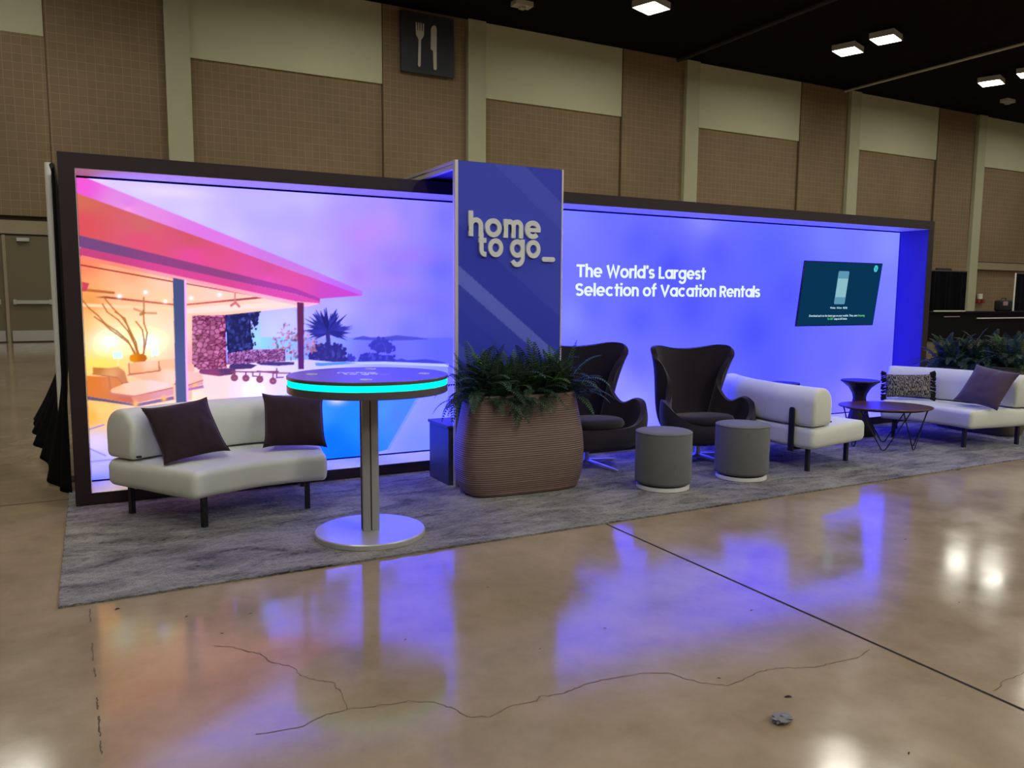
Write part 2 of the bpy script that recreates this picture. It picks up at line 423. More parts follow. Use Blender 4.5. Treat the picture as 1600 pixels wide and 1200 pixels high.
# high-bay lamps in pairs
lamp_names = {(2, 0, 0): 'glowing square ceiling lamp cut by the top edge of the picture',
              (3, 0, 0): 'front lower lamp of the pair of square ceiling lamps near the centre right',
              (3, 0, 1): 'rear upper lamp of the pair of square ceiling lamps near the centre right',
              (4, 0, 0): 'small glowing ceiling lamp near the right edge beyond the pale beam',
              (4, 0, 1): 'glowing ceiling lamp cut by the right edge of the picture'}
for i, x in enumerate((-2.0, 8.2, 18.0, 28.05, 37.85, 48.0)):
    for j, y in enumerate((16.25, 6.9, -2.6, -12.0, -21.0)):
        for s, dy in enumerate((.87, -.87)):
            lb = lamp_names.get((i, j, s), 'square high-bay lamp hanging from the black ceiling outside the picture')
            t = thing('ceiling_lamp', lb, 'ceiling lamp', (x+(0 if s == 0 else .03), y+dy, CEIL-.28), R(19), 'square lamps on the black ceiling')
            MB().box(-.52, .52, -.46, .46, .03, .18).box(-.52, -.50, -.46, .46, -.05, .03).box(.50, .52, -.46, .46, -.05, .03).box(-.5, .5, -.46, -.44, -.05, .03).box(-.5, .5, .44, .46, -.05, .03).box(-.05, .05, -.05, .05, .18, .28).build('housing', M['lamph'], t)
            MB().box(-.50, .50, -.44, .44, 0, .03).build('lens', M['lamp_rear_boost'] if y < -10 else M['lamp'], t)
for x, y, lb in ((42.9, 19.3, 'small pale box on the ceiling below the right-hand lamps'), (14.2, 19.6, 'small pale box on the ceiling right of the cutlery sign')):
    t = tag(MB().box(x-.35, x+.35, y-.2, y+.2, CEIL-.16, CEIL).box(x-.1, x+.1, y-.1, y+.1, CEIL-.24, CEIL-.16).build('ceiling_speaker', M['beam']), lb, 'ceiling fixture', 'ceiling fixtures')

# cutlery sign on the pier
sg = thing('dining_sign', 'dark square wall sign with a white fork and knife', 'sign', (11.53, 22.0, 10.64))
MB().box(-1.04, 1.04, -.12, 0, -1.06, 1.06).build('sign_panel', M['signpanel'], sg, bevel=.02)
fk = MB()
def fx(pts, s=1.0): return [(x*s, z*s) for x, z in pts]
fk.prism([(-.40,-.92+.14),(-.385,-.85+.03),(-.35,-.84),(-.315,-.82),(-.30,-.78),(-.28,.12),(-.23,.17),(-.175,.26),(-.16,.36),(-.16,.70),(-.20,.70),(-.215,.42),(-.245,.42),(-.255,.70),(-.295,.70),(-.305,.42),(-.335,.42),(-.345,.70),(-.385,.70),(-.395,.42),(-.425,.42),(-.44,.70),(-.48,.70),(-.48,.36),(-.465,.26),(-.41,.17),(-.37,.12)], -.15, -.12)
fk.build('fork_symbol', M['signmark'], sg)
kn = MB().prism([(.21,-.84),(.27,-.87),(.33,-.84),(.335,.60),(.30,.68),(.24,.70),(.16,.66),(.11,.56),(.10,-.16),(.19,-.20)], -.15, -.12)
kn.build('knife_symbol', M['signmark'], sg)
# wall fittings at the far right
t = tag(MB().box(41.9, 43.2, 21.92, 22.02, 3.02, 3.24).build('wall_box', M['exitdark']), 'dark flat box on the far wall above the black drape', 'wall box')
t = tag(MB().box(46.2, 46.55, 22.1, 22.2, 1.55, 1.85).build('wall_plate', M['plate']), 'small white plate on the far wall above red call points', 'wall plate')
for x in (46.08, 46.5):
    tag(MB().box(x, x+.22, 22.05, 22.2, 1.30, 1.52).build('call_point', M['red']), 'left red call point below the white wall plate' if x < 46.3 else 'right red call point below the white wall plate', 'call point', 'red call points')
# far booth at the right edge
def drape_panel(name, label, x0, x1, y, z1, white):
    n = 40; v = []; f = []
    for i in range(n+1):
        x = x0+(x1-x0)*i/n; yy = y+.06*math.sin(i*1.9)
        v += [(x, yy, 0.0), (x, yy, z1), (x, yy+.04, z1), (x, yy+.04, 0.0)]
        if i:
            a, b = 4*i-4, 4*i
            f += [(a, b, b+1, a+1), (a+1, b+1, b+2, a+2), (a+2, b+2, b+3, a+3)]
    t = thing(name, label, 'drape')
    mesh_obj('curtain', v, f, M['drape'], t)
    m = MB()
    m.rod((x0, y+.02, z1+.02), (x1, y+.02, z1+.02), .025)
    m.build('rail', M['blacksteel'], t)
    for x in (x0, x1):
        MB().rod((x, y+.02, 0), (x, y+.02, z1+.04), .03, 8).build('upright', M['pole'] if x == white else M['blacksteel'], t)
drape_panel('booth_drape', 'black drape panel standing just right of the backlit wall', 27.6, 30.5, 13.0, 2.56, 0)
drape_panel('booth_drape', 'black drape panel cut by the right edge behind the counter', 33.8, 39.6, 13.0, 2.56, 33.8)
t = thing('counter', 'long black counter in the distance behind the right-hand ferns', 'counter', (31.5, 11.7, 0))
MB().box(-5.5, 6, 0, .9, 0, 1.0).build('body', M['counter'], t)
MB().box(-5.6, 6.1, -.05, .95, 1.0, 1.06).build('worktop', M['counter'], t)
MB().box(-2.35, .75, -.07, -.04, .80, .835).build('edge_strip', M['plate'], t)
MB().box(-4.9, -3.1, -.07, -.04, 1.065, 1.11).build('edge_rail', M['beam'], t)
MB().box(-4.3, -3.4, -.07, -.04, .87, .90).build('edge_label', M['pink'], t)
t = thing('backpack', 'black bag standing on the far counter', 'bag', (31.55, 12.1, 1.06))
MB().box(-.42, .42, -.12, .16, 0, .44).build('body', M['bag'], t, bevel=.09, seg=4)
MB().box(-.28, .02, -.15, -.12, .22, .38).build('pocket', M['pink'], t, bevel=.02)
MB().tube([(-.15, .02, .43), (-.12, .02, .50), (.12, .02, .50), (.15, .02, .43)], .02).build('handle', M['bag'], t)

# ------------------------------------------------------------------ carpet
nx, ny = 560, 150
CX0, CX1, CY0, CY1 = -.05, 9.85, -1.98, .62
g = np.random.RandomState(3)
X, Yg = np.meshgrid(np.linspace(CX0, CX1, nx), np.linspace(CY0, CY1, ny))
Z = .012 + g.uniform(-.0035, .0035, X.shape)
X[:, 0] += g.uniform(-.004, .004, ny); Yg[0, :] += g.uniform(-.004, .004, nx)
v = np.stack([X, Yg, Z], -1).reshape(-1, 3).tolist()
f = [(j*nx+i, j*nx+i+1, (j+1)*nx+i+1, (j+1)*nx+i) for j in range(ny-1) for i in range(nx-1)]
n0 = len(v); rim = [i for i in range(nx)] + [j*nx+nx-1 for j in range(1, ny)] + [(ny-1)*nx+i for i in range(nx-2, -1, -1)] + [j*nx for j in range(ny-2, 0, -1)]
v += [[v[i][0], v[i][1], .0005] for i in rim]
f += [(rim[(k+1) % len(rim)], rim[k], n0+k, n0+(k+1) % len(rim)) for k in range(len(rim))]
cp = mesh_obj('carpet', v, f, M['carpet'])
tag(cp, 'mottled dark grey carpet laid in front of the backlit wall', 'carpet')

# ------------------------------------------------------------------ backlit wall
L, H, D = 9.24, 2.438, .46
lw = thing('backlit_wall', 'long black framed light wall showing a villa terrace and a blue field', 'display wall')
fr = MB()
fr.box(0, .10, 0, D, .018, H).box(L-.10, L, 0, D, .018, H).box(.10, L-.10, 0, D, H-.10, H).box(.10, L-.10, 0, D, .018, .098).box(.10, L-.10, D-.03, D, .098, H-.10)
fr.build('frame', M['frame'], lw)
rv = MB()
rv.box(.10, L-.10, .004, .375, H-.103, H-.10).box(.10, L-.10, .004, .375, .098, .101).box(.10, .103, .004, .375, .101, H-.103)
rv.build('reveal', M['reveal'], lw)
MB().box(L-.103, L-.10, .004, .40, .101, H-.103).build('blue_reveal', M['blue'], lw)
gp = MB(); gp.box(.103, L-.103, .385, .40, .101, H-.103)
gp.build('shadow_gap', M['gap'], lw)

# --- the printed picture, painted as colours on a fine mesh
BASE = [(0.15,2.335,240,215,255),(0.522,2.247,222,205,255),(0.871,2.127,218,205,255),(1.147,1.995,210,195,255),(1.443,2.159,200,185,255),(1.588,1.912,200,180,255),(1.846,1.818,195,175,255),(2.174,1.988,182,145,255),(2.401,2.158,180,150,255),(2.067,2.141,178,158,255),(1.75,2.227,195,180,255),(1.895,1.609,190,175,255),(2.633,2.225,155,140,255),(2.994,2.189,125,120,255),(2.932,1.738,112,112,255),(2.511,1.673,150,130,255),(2.169,1.667,175,135,250),(2.0,1.397,185,175,255),(1.573,1.293,205,205,255),(1.469,1.19,205,215,255),(2.393,1.397,155,145,255),(2.931,1.397,120,118,255),(2.162,1.18,150,150,255),(2.625,1.173,125,125,255),(2.992,0.994,105,110,255),(3.376,1.748,110,115,255),(4.058,1.763,115,120,255),(4.266,2.255,125,130,255),(4.283,1.272,130,140,255),(4.365,0.894,110,115,255),(4.79,2.283,110,115,255),(5.112,2.044,95,100,250),(5.533,1.796,82,88,245),(6.14,1.946,92,96,250),(6.893,1.969,92,102,255),(7.91,2.223,118,128,255),(8.942,2.187,135,145,255),(9.06,1.557,122,130,255),(4.833,0.618,150,150,255),(5.041,0.342,165,165,255),(4.581,1.397,105,112,255),(5.136,1.266,92,98,250),(5.148,0.87,108,112,255),(5.808,1.397,84,90,246),(6.747,1.11,78,86,246),(6.969,0.668,88,94,255),(8.017,0.783,106,110,255),(7.219,1.543,86,92,250),(8.95,0.754,112,108,255),(8.395,0.296,140,130,255),(5.942,2.376,140,140,255),(6.995,0.222,100,105,255)]
ART = [
 ('glow',(2.287,2.046),0.35,0.18,(200,140,250),0.45),
 ('glow',(1.953,1.821),0.3,0.1,(185,150,255),0.4),
 ('glow',(2.63,1.841),0.4,0.1,(165,120,255),0.45),
 ('glow',(2.395,1.616),0.35,0.09,(190,140,245),0.35),
 ('glow',(1.156,2.289),0.5,0.12,(190,175,250),0.45),
 ('glow',(1.491,2.086),0.4,0.12,(175,165,250),0.4),
 ('glow',(0.741,2.262),0.35,0.06,(250,235,255),0.5),
 ('glow',(2.178,2.252),0.3,0.1,(165,150,255),0.35),
 ('glow',(1.699,2.275),0.35,0.07,(205,195,255),0.4),
 ('glow',(2.687,1.453),0.4,0.08,(140,115,255),0.4),
 ('poly',[(1.292,1.157),(1.941,1.146),(3.119,1.119),(3.119,0.861),(1.286,0.926)],[(1.316,1.116,150,225,250),(1.467,1.128,160,210,255),(1.832,1.078,150,160,255),(2.389,1.065,120,120,255),(2.992,1.052,100,105,255),(2.388,0.954,110,112,255)]),
 ('poly',[(2.106,1.123),(2.139,1.139),(2.207,1.153),(2.275,1.138),(2.367,1.138),(2.448,1.146),(2.507,1.154),(2.601,1.143),(2.697,1.134),(2.794,1.119),(2.794,1.111),(2.625,1.107),(2.389,1.108),(2.218,1.116)],[(None,None,82,84,215)]),
 ('poly',[(2.181,0.916),(2.193,0.971),(2.216,1.009),(2.25,0.997),(2.307,0.99),(2.342,0.978),(2.399,0.965),(2.458,0.963),(2.505,0.939),(2.552,0.949),(2.599,0.931),(2.672,0.932),(2.769,0.937),(2.867,0.922),(2.929,0.909),(2.992,0.889)],[(None,None,70,72,225)]),
 ('blob',[(2.193,0.971),(2.227,1.003),(2.458,0.974),(2.481,0.912),(2.181,0.922)],[(58,58,200),(80,80,235)],0.05),
 ('blob',[(2.28,1.068),(2.286,1.101),(2.343,1.116),(2.401,1.11),(2.459,1.086),(2.476,1.041),(2.447,1.019),(2.377,1.01),(2.319,1.023)],[(62,62,205),(75,75,220)],0.05),
 ('line',[(2.342,1.022),(2.318,0.967)],0.02,(60,60,200)),
 ('blob',[(2.059,0.975),(2.087,0.99),(2.12,0.973),(2.125,0.935),(2.064,0.937)],[(65,65,210),(80,80,225)],0.03),
 ('blob',[(1.755,0.973),(1.778,1.079),(1.832,1.089),(1.896,1.087),(1.961,1.075),(2.005,1.063),(2.037,1.019),(2.036,0.943),(1.937,0.93),(1.754,0.957)],[(52,48,150),(80,80,200)],0.05),
 ('palm',(1.904,1.194),0.235,(45,45,150)),
 ('line',[(1.898,1.184),(1.907,1.055)],0.035,(55,50,150)),
 ('poly',[(1.085,1.366),(1.355,1.397),(1.358,1.397),(1.352,0.985),(1.097,0.993)],[(1.222,1.296,190,190,245),(1.307,1.141,170,225,250),(1.314,1.064,165,215,245)]),
 ('blob',[(1.085,1.366),(1.355,1.391),(1.341,1.295),(1.309,1.234),(1.281,1.295),(1.278,1.193),(1.3,1.09),(1.274,1.045),(1.098,1.034)],[(38,38,95),(70,85,190)],0.035),
 ('poly',[(0.042,0.885),(0.829,0.927),(1.213,0.959),(1.723,0.964),(1.964,0.934),(2.992,0.872),(2.99,-0.157),(-0.003,-0.069)],[(0.111,0.596,255,190,80),(0.197,0.639,255,215,130),(0.457,0.647,255,235,200),(0.144,0.401,235,215,250),(0.117,0.258,190,185,255),(0.128,0.038,110,125,255),(0.822,0.701,255,240,225),(0.966,0.795,252,225,235),(1.305,0.728,255,245,255),(1.509,0.77,240,225,255),(1.827,0.864,215,205,255),(1.558,0.651,235,235,255),(2.385,0.73,170,180,255),(2.929,0.705,140,150,255),(2.387,0.87,165,170,255),(2.928,0.471,140,150,255),(2.74,0.133,125,145,255),(2.99,-0.007,115,130,255)]),
 ('line',[(1.964,0.924),(2.387,0.915),(2.992,0.872)],0.02,(195,205,255)),
 ('line',[(0.092,0.357),(0.203,0.289)],0.008,(150,140,225)),
 ('line',[(0.095,0.251),(0.244,0.256)],0.008,(150,140,225)),
 ('line',[(0.09,0.492),(0.201,0.523)],0.008,(150,140,225)),
 ('poly',[(1.786,0.935),(2.036,0.934),(2.158,0.919),(1.85,0.906),(1.796,0.908)],[(1.937,0.924,90,150,250)]),
 ('poly',[(1.662,0.592),(1.823,0.637),(2.712,0.612),(2.42,0.149),(1.649,0.008)],[(1.821,0.539,60,150,255),(1.925,0.258,15,120,255),(2.151,0.407,35,140,255),(2.383,0.505,80,150,255),(2.033,0.081,15,115,255),(2.5,0.441,80,135,255)]),
 ('glow',(1.97,0.623),0.08,0.05,(255,250,250),0.9),
 ('line',[(2.712,0.612),(2.42,0.149)],0.02,(120,150,255)),
 ('poly',[(0.887,0.914),(1.006,0.927),(1.15,0.909),(1.155,0.866),(1.027,0.853),(0.874,0.881)],[(0.992,0.87,150,70,125),(1.065,0.918,95,60,120)]),
 ('poly',[(1.102,0.917),(1.115,0.952),(1.225,0.97),(1.249,0.95),(1.323,0.932),(1.273,0.904),(1.15,0.902)],[(None,None,78,55,125)]),
 ('poly',[(1.311,0.948),(1.324,0.967),(1.413,0.977),(1.437,0.957),(1.617,0.948),(1.617,0.925),(1.487,0.919),(1.348,0.931)],[(None,None,80,58,140)]),
 ('stone',[(0.809,1.342),(1.085,1.366),(1.09,0.917),(1.017,0.913),(0.875,0.912),(0.813,0.965)],[(140,48,100),(235,140,205)],0.046),
 ('stone',[(1.093,1.031),(1.277,1.059),(1.549,1.061),(1.546,0.96),(1.249,0.947),(1.09,0.943)],[(125,60,140),(215,150,235)],0.03),
 ('twig',[(1.405,1.077),(1.51,1.221),(1.552,1.272),(1.624,1.23),(1.748,1.165),(1.843,1.121),(1.809,1.036),(1.723,0.974),(1.576,0.973),(1.557,1.042)],[(75,35,100),(235,160,210)],0.03),
 ('poly',[(0.084,1.788),(0.723,1.649),(1.681,1.449),(1.743,1.408),(1.088,1.337),(0.844,1.333),(0.821,0.676),(0.034,0.72)],[(0.121,1.72,250,140,100),(0.411,1.658,255,175,135),(0.671,1.591,255,210,185),(1.037,1.522,255,215,200),(1.526,1.439,255,225,225),(0.15,1.444,240,165,90),(0.405,1.492,250,200,150),(0.621,1.446,255,215,170),(0.106,1.211,248,185,105),(0.172,1.021,255,222,130),(0.248,1.303,252,215,155),(0.395,1.254,255,228,180),(0.571,1.301,255,228,200),(0.666,1.203,255,226,215),(0.601,0.91,255,215,175),(0.809,1.002,250,170,200)]),
 ('poly',[(0.1,1.425),(0.713,1.392),(0.713,1.373),(0.099,1.402)],[(None,None,255,222,180)]),
 ('poly',[(0.8,1.387),(1.091,1.417),(1.733,1.439),(1.732,1.418),(1.348,1.387),(1.089,1.362),(0.807,1.348)],[(None,None,255,232,225)]),
 ('poly',[(0.187,1.47),(0.255,1.479),(0.716,1.424),(0.715,1.409),(0.554,1.427)],[(0.192,1.467,175,70,60),(0.665,1.417,215,100,90)]),
 ('poly',[(0.798,1.422),(1.338,1.481),(1.413,1.472),(1.19,1.448),(0.798,1.409)],[(0.847,1.417,210,95,95),(1.376,1.479,160,70,80)]),
 ('line',[(0.104,1.702),(0.716,1.591)],0.009,(150,50,50)),
 ('line',[(0.806,1.578),(1.628,1.434)],0.009,(170,80,110)),
 ('glow',(0.524,1.509),0.022,0.02,(255,255,255),1.0),
 ('glow',(0.347,1.478),0.022,0.02,(255,255,255),1.0),
 ('glow',(0.843,1.467),0.022,0.02,(255,255,255),1.0),
 ('glow',(1.05,1.494),0.022,0.02,(255,255,255),1.0),
 ('glow',(0.658,1.442),0.022,0.02,(255,255,255),1.0),
 ('line',[(0.107,1.525),(0.309,1.503)],0.018,(200,110,60)),
 ('poly',[(0.107,1.582),(0.154,1.571),(0.132,1.513),(0.104,1.513)],[(None,None,215,70,95)]),
 ('line',[(0.51,1.469),(0.508,1.373)],0.01,(190,130,80)),
 ('line',[(0.443,1.385),(0.507,1.355),(0.59,1.351)],0.016,(225,150,110)),
 ('line',[(0.507,1.355),(0.485,1.343)],0.02,(190,110,80)),
 ('line',[(1.167,1.517),(1.165,1.448)],0.01,(215,130,140)),
 ('line',[(1.135,1.41),(1.168,1.435),(1.195,1.404)],0.018,(215,120,140)),
 ('glow',(0.282,1.131),0.24,0.17,(255,248,120),0.85),
 ('glow',(0.278,1.143),0.17,0.13,(240,255,255),1.0),
 ('glow',(0.542,1.126),0.24,0.2,(255,250,190),0.9),
 ('glow',(0.537,1.132),0.12,0.1,(245,255,255),1.0),
 ('glow',(0.213,0.985),0.22,0.07,(255,240,90),0.7),
 ('line',[(0.451,1.043),(0.432,1.122),(0.393,1.219),(0.332,1.303),(0.261,1.362),(0.232,1.421)],0.0085,(190,115,50)),
 ('line',[(0.456,1.043),(0.444,1.134),(0.395,1.254),(0.355,1.326),(0.304,1.385),(0.244,1.468)],0.0085,(190,115,50)),
 ('line',[(0.44,1.043),(0.39,1.147),(0.318,1.22),(0.246,1.274),(0.197,1.339),(0.147,1.386),(0.089,1.467)],0.0085,(190,115,50)),
 ('line',[(0.429,1.05),(0.4,1.123),(0.348,1.172),(0.276,1.232),(0.226,1.286),(0.176,1.327)],0.0085,(190,115,50)),
 ('line',[(0.489,1.042),(0.509,1.12),(0.523,1.205),(0.504,1.277),(0.503,1.373)],0.0085,(190,115,50)),
 ('line',[(0.495,1.048),(0.499,1.157),(0.491,1.229),(0.45,1.29)],0.0085,(190,115,50)),
 ('line',[(0.462,1.043),(0.423,1.158),(0.39,1.266),(0.376,1.314),(0.314,1.362)],0.0085,(190,115,50)),
 ('poly',[(0.393,1.015),(0.402,1.039),(0.429,1.047),(0.484,1.046),(0.508,1.035),(0.516,1.011),(0.501,0.987),(0.47,0.978),(0.427,0.982),(0.4,0.993)],[(0.406,1.014,240,150,25),(0.494,1.012,205,105,30)]),
 ('poly',[(0.288,1.063),(0.348,1.069),(0.346,1.016),(0.288,1.015)],[(None,None,225,250,255)]),
 ('line',[(0.317,1.015),(0.318,0.969)],0.012,(250,240,170)),
 ('poly',[(0.548,1.073),(0.598,1.077),(0.596,1.029),(0.548,1.027)],[(None,None,235,250,250)]),
 ('line',[(0.572,1.028),(0.57,0.997)],0.012,(250,230,190)),
 ('poly',[(0.388,0.976),(0.427,0.983),(0.581,0.994),(0.595,0.984),(0.595,0.913),(0.467,0.901),(0.39,0.897)],[(0.446,0.916,250,185,135),(0.536,0.962,255,215,185),(0.555,0.888,245,185,145)]),
 ('poly',[(0.595,0.996),(0.703,1.003),(0.705,0.929),(0.607,0.92),(0.596,0.947)],[(None,None,255,200,165)]),
 ('poly',[(0.79,0.963),(0.842,0.956),(0.849,0.895),(0.788,0.893)],[(None,None,250,190,180)]),
 ('poly',[(0.379,0.889),(0.601,0.915),(0.875,0.894),(0.909,0.861),(0.902,0.83),(0.79,0.791),(0.699,0.807),(0.53,0.827)],[(0.51,0.865,250,195,165),(0.689,0.847,255,220,205),(0.873,0.85,250,200,200)]),
 ('poly',[(0.79,0.791),(0.905,0.826),(0.907,0.795),(0.789,0.766)],[(None,None,235,170,190)]),
 ('poly',[(0.148,0.956),(0.253,0.947),(0.317,0.955),(0.359,0.919),(0.377,0.834),(0.339,0.83),(0.303,0.874),(0.146,0.906)],[(0.169,0.95,205,125,60),(0.272,0.899,240,170,115),(0.344,0.872,215,135,95)]),
 ('poly',[(0.104,0.896),(0.25,0.881),(0.314,0.873),(0.344,0.824),(0.416,0.723),(0.419,0.668),(0.099,0.746)],[(0.122,0.834,235,128,55),(0.292,0.85,232,140,85),(0.394,0.724,215,115,95)]),
 ('poly',[(0.257,0.786),(0.388,0.84),(0.531,0.846),(0.676,0.808),(0.684,0.783),(0.416,0.728),(0.266,0.755)],[(0.289,0.802,252,200,155),(0.398,0.821,255,215,195),(0.597,0.812,255,222,225)]),
 ('line',[(0.255,0.756),(0.416,0.725),(0.684,0.777)],0.012,(215,130,130)),
 ('poly',[(0.394,0.722),(0.691,0.768),(0.69,0.723),(0.419,0.671)],[(0.415,0.699,235,150,140),(0.663,0.759,235,165,195)]),
 ('poly',[(0.099,0.746),(0.419,0.668),(0.689,0.713),(0.694,0.686),(0.435,0.646),(0.2,0.698),(0.098,0.716)],[(0.118,0.739,110,90,120),(0.592,0.689,150,110,170)]),
 ('line',[(0.146,0.906),(0.303,0.874),(0.339,0.83),(0.377,0.834)],0.007,(205,120,90)),
 ('line',[(0.25,0.881),(0.257,0.786)],0.007,(205,120,90)),
 ('line',[(0.388,0.976),(0.39,0.897),(0.467,0.901),(0.595,0.913),(0.595,0.984)],0.007,(205,120,90)),
 ('line',[(0.379,0.889),(0.601,0.915)],0.007,(205,120,90)),
 ('line',[(0.699,0.807),(0.79,0.791),(0.905,0.828)],0.007,(205,120,90)),
 ('line',[(0.607,0.92),(0.596,0.947)],0.007,(205,120,90)),
 ('glow',(0.422,0.666),0.022,0.03,(255,200,110),1.0),
 ('glow',(0.621,0.7),0.022,0.03,(255,200,110),1.0),
 ('glow',(0.85,0.779),0.022,0.03,(255,200,110),1.0),
 ('poly',[(0.789,0.766),(0.907,0.79),(0.912,0.766),(0.794,0.75)],[(None,None,190,120,190)]),
 ('ring',(1.142,0.837),0.04,0.018,(150,80,120)),
 ('ring',(1.23,0.83),0.04,0.018,(150,80,120)),
 ('ring',(1.338,0.815),0.04,0.018,(150,80,120)),
 ('ring',(1.442,0.798),0.04,0.018,(150,80,120)),
 ('line',[(1.125,0.888),(1.272,0.878),(1.486,0.874)],0.01,(145,75,120)),
 ('line',[(1.143,0.877),(1.142,0.838)],0.01,(145,75,120)),
 ('line',[(1.231,0.873),(1.23,0.835)],0.01,(145,75,120)),
 ('line',[(1.322,0.883),(1.46,0.862),(1.583,0.857)],0.01,(145,75,120)),
 ('line',[(1.339,0.863),(1.338,0.817)],0.01,(145,75,120)),
 ('line',[(1.444,0.859),(1.442,0.806)],0.01,(145,75,120)),
 ('line',[(1.284,0.878),(1.284,0.845),(1.358,0.836)],0.01,(145,75,120)),
 ('line',[(1.474,0.897),(1.472,0.825),(1.524,0.825)],0.01,(145,75,120)),
 ('line',[(1.576,0.857),(1.576,0.833)],0.01,(145,75,120)),
 ('poly',[(0.075,1.765),(0.115,1.839),(1.63,1.506),(1.839,1.45),(1.838,1.424),(1.659,1.434),(0.075,1.77)],[(0.126,1.812,205,70,130),(0.854,1.642,225,75,155),(1.733,1.465,230,80,190)]),
 ('poly',[(0.112,1.771),(1.639,1.444),(1.838,1.429),(1.732,1.402),(1.638,1.413),(0.11,1.743)],[(0.164,1.749,250,140,120),(0.853,1.593,255,170,190),(1.68,1.429,250,190,225)]),
 ('poly',[(0.084,2.227),(1.634,1.688),(2.201,1.506),(2.2,1.495),(1.834,1.466),(1.631,1.527),(0.097,1.902)],[(0.143,2.177,215,110,90),(0.134,1.995,225,85,95),(0.512,2.013,215,105,110),(0.507,1.896,232,85,125),(0.864,1.924,215,90,110),(0.859,1.788,238,80,160),(1.431,1.704,220,85,160),(1.429,1.602,240,85,190),(2.056,1.51,205,75,215)]),
 ('poly',[(0.07,1.919),(0.098,1.916),(1.631,1.553),(1.839,1.471),(1.839,1.445),(1.63,1.506),(0.086,1.834)],[(0.129,1.881,120,75,130),(0.857,1.73,150,70,135),(1.734,1.476,185,65,180)]),
 ('poly',[(0.071,2.374),(0.154,2.331),(1.636,1.76),(2.201,1.533),(2.201,1.497),(1.634,1.688),(0.064,2.226)],[(0.115,2.287,240,90,220),(0.432,2.149,222,130,232),(0.431,2.125,248,160,235),(1.003,1.94,228,125,235),(1.635,1.724,208,125,235),(2.167,1.521,190,110,255)]),
 ('poly',[(0.064,2.386),(0.142,2.337),(0.113,2.323),(0.058,2.261)],[(None,None,235,80,215)]),
 ('poly',[(0.717,1.622),(0.802,1.605),(0.785,0.65),(0.704,0.653)],[(0.756,1.446,75,85,135),(0.733,0.806,85,95,150)]),
 ('line',[(0.805,1.602),(0.792,0.99),(0.788,0.653)],0.012,(255,190,245)),
 ('poly',[(1.649,1.439),(1.706,1.434),(1.695,0.885),(1.647,0.886)],[(1.677,1.292,105,45,95),(1.67,0.976,95,40,130)]),
]
GX0, GX1, GZ0, GZ1 = .105, L-.110, .112, H-.117
xs = np.concatenate([np.arange(GX0, 3.15, .0062), np.linspace(3.15, GX1, 150)])
zs = np.linspace(GZ0, GZ1, 350)
PX, PZ = np.meshgrid(xs, zs)
LN = lambda c: np.array(lin(c)[:3])
def idw(anchors, X, Z, p=2.6):
    if len(anchors) == 1: return np.broadcast_to(LN(anchors[0][2:]), X.shape+(3,)).copy()
    num = np.zeros(X.shape+(3,)); den = np.zeros(X.shape)
    for a in anchors:
        w = 1.0/((X-a[0])**2+(Z-a[1])**2+.0004)**(p/2)
        num += w[..., None]*np.array(a[2:5], float); den += w
    c = num/den[..., None]/255.0
    return np.where(c <= .04045, c/12.92, ((c+.055)/1.055)**2.4)
def inside(pts, X, Z):
    r = np.zeros(X.shape, bool); n = len(pts)
    for i in range(n):
        x1, z1 = pts[i]; x2, z2 = pts[(i+1) % n]
        if z1 == z2: continue
        c = ((z1 > Z) != (z2 > Z)) & (X < (x2-x1)*(Z-z1)/(z2-z1)+x1)
        r ^= c
    return r
def sub(pts, pad=.02):
    p = np.array(pts); i0 = np.searchsorted(xs, p[:, 0].min()-pad); i1 = np.searchsorted(xs, p[:, 0].max()+pad)
    j0 = np.searchsorted(zs, p[:, 1].min()-pad); j1 = np.searchsorted(zs, p[:, 1].max()+pad)
    return slice(j0, j1), slice(i0, i1)
rng = np.random.RandomState(11)
IMG = idw(BASE, PX, PZ, 2.2)
def seg_dist(X, Z, a, b):
    dx, dz = b[0]-a[0], b[1]-a[1]; l2 = dx*dx+dz*dz+1e-12
    t = np.clip(((X-a[0])*dx+(Z-a[1])*dz)/l2, 0, 1)
    return np.hypot(X-a[0]-t*dx, Z-a[1]-t*dz)
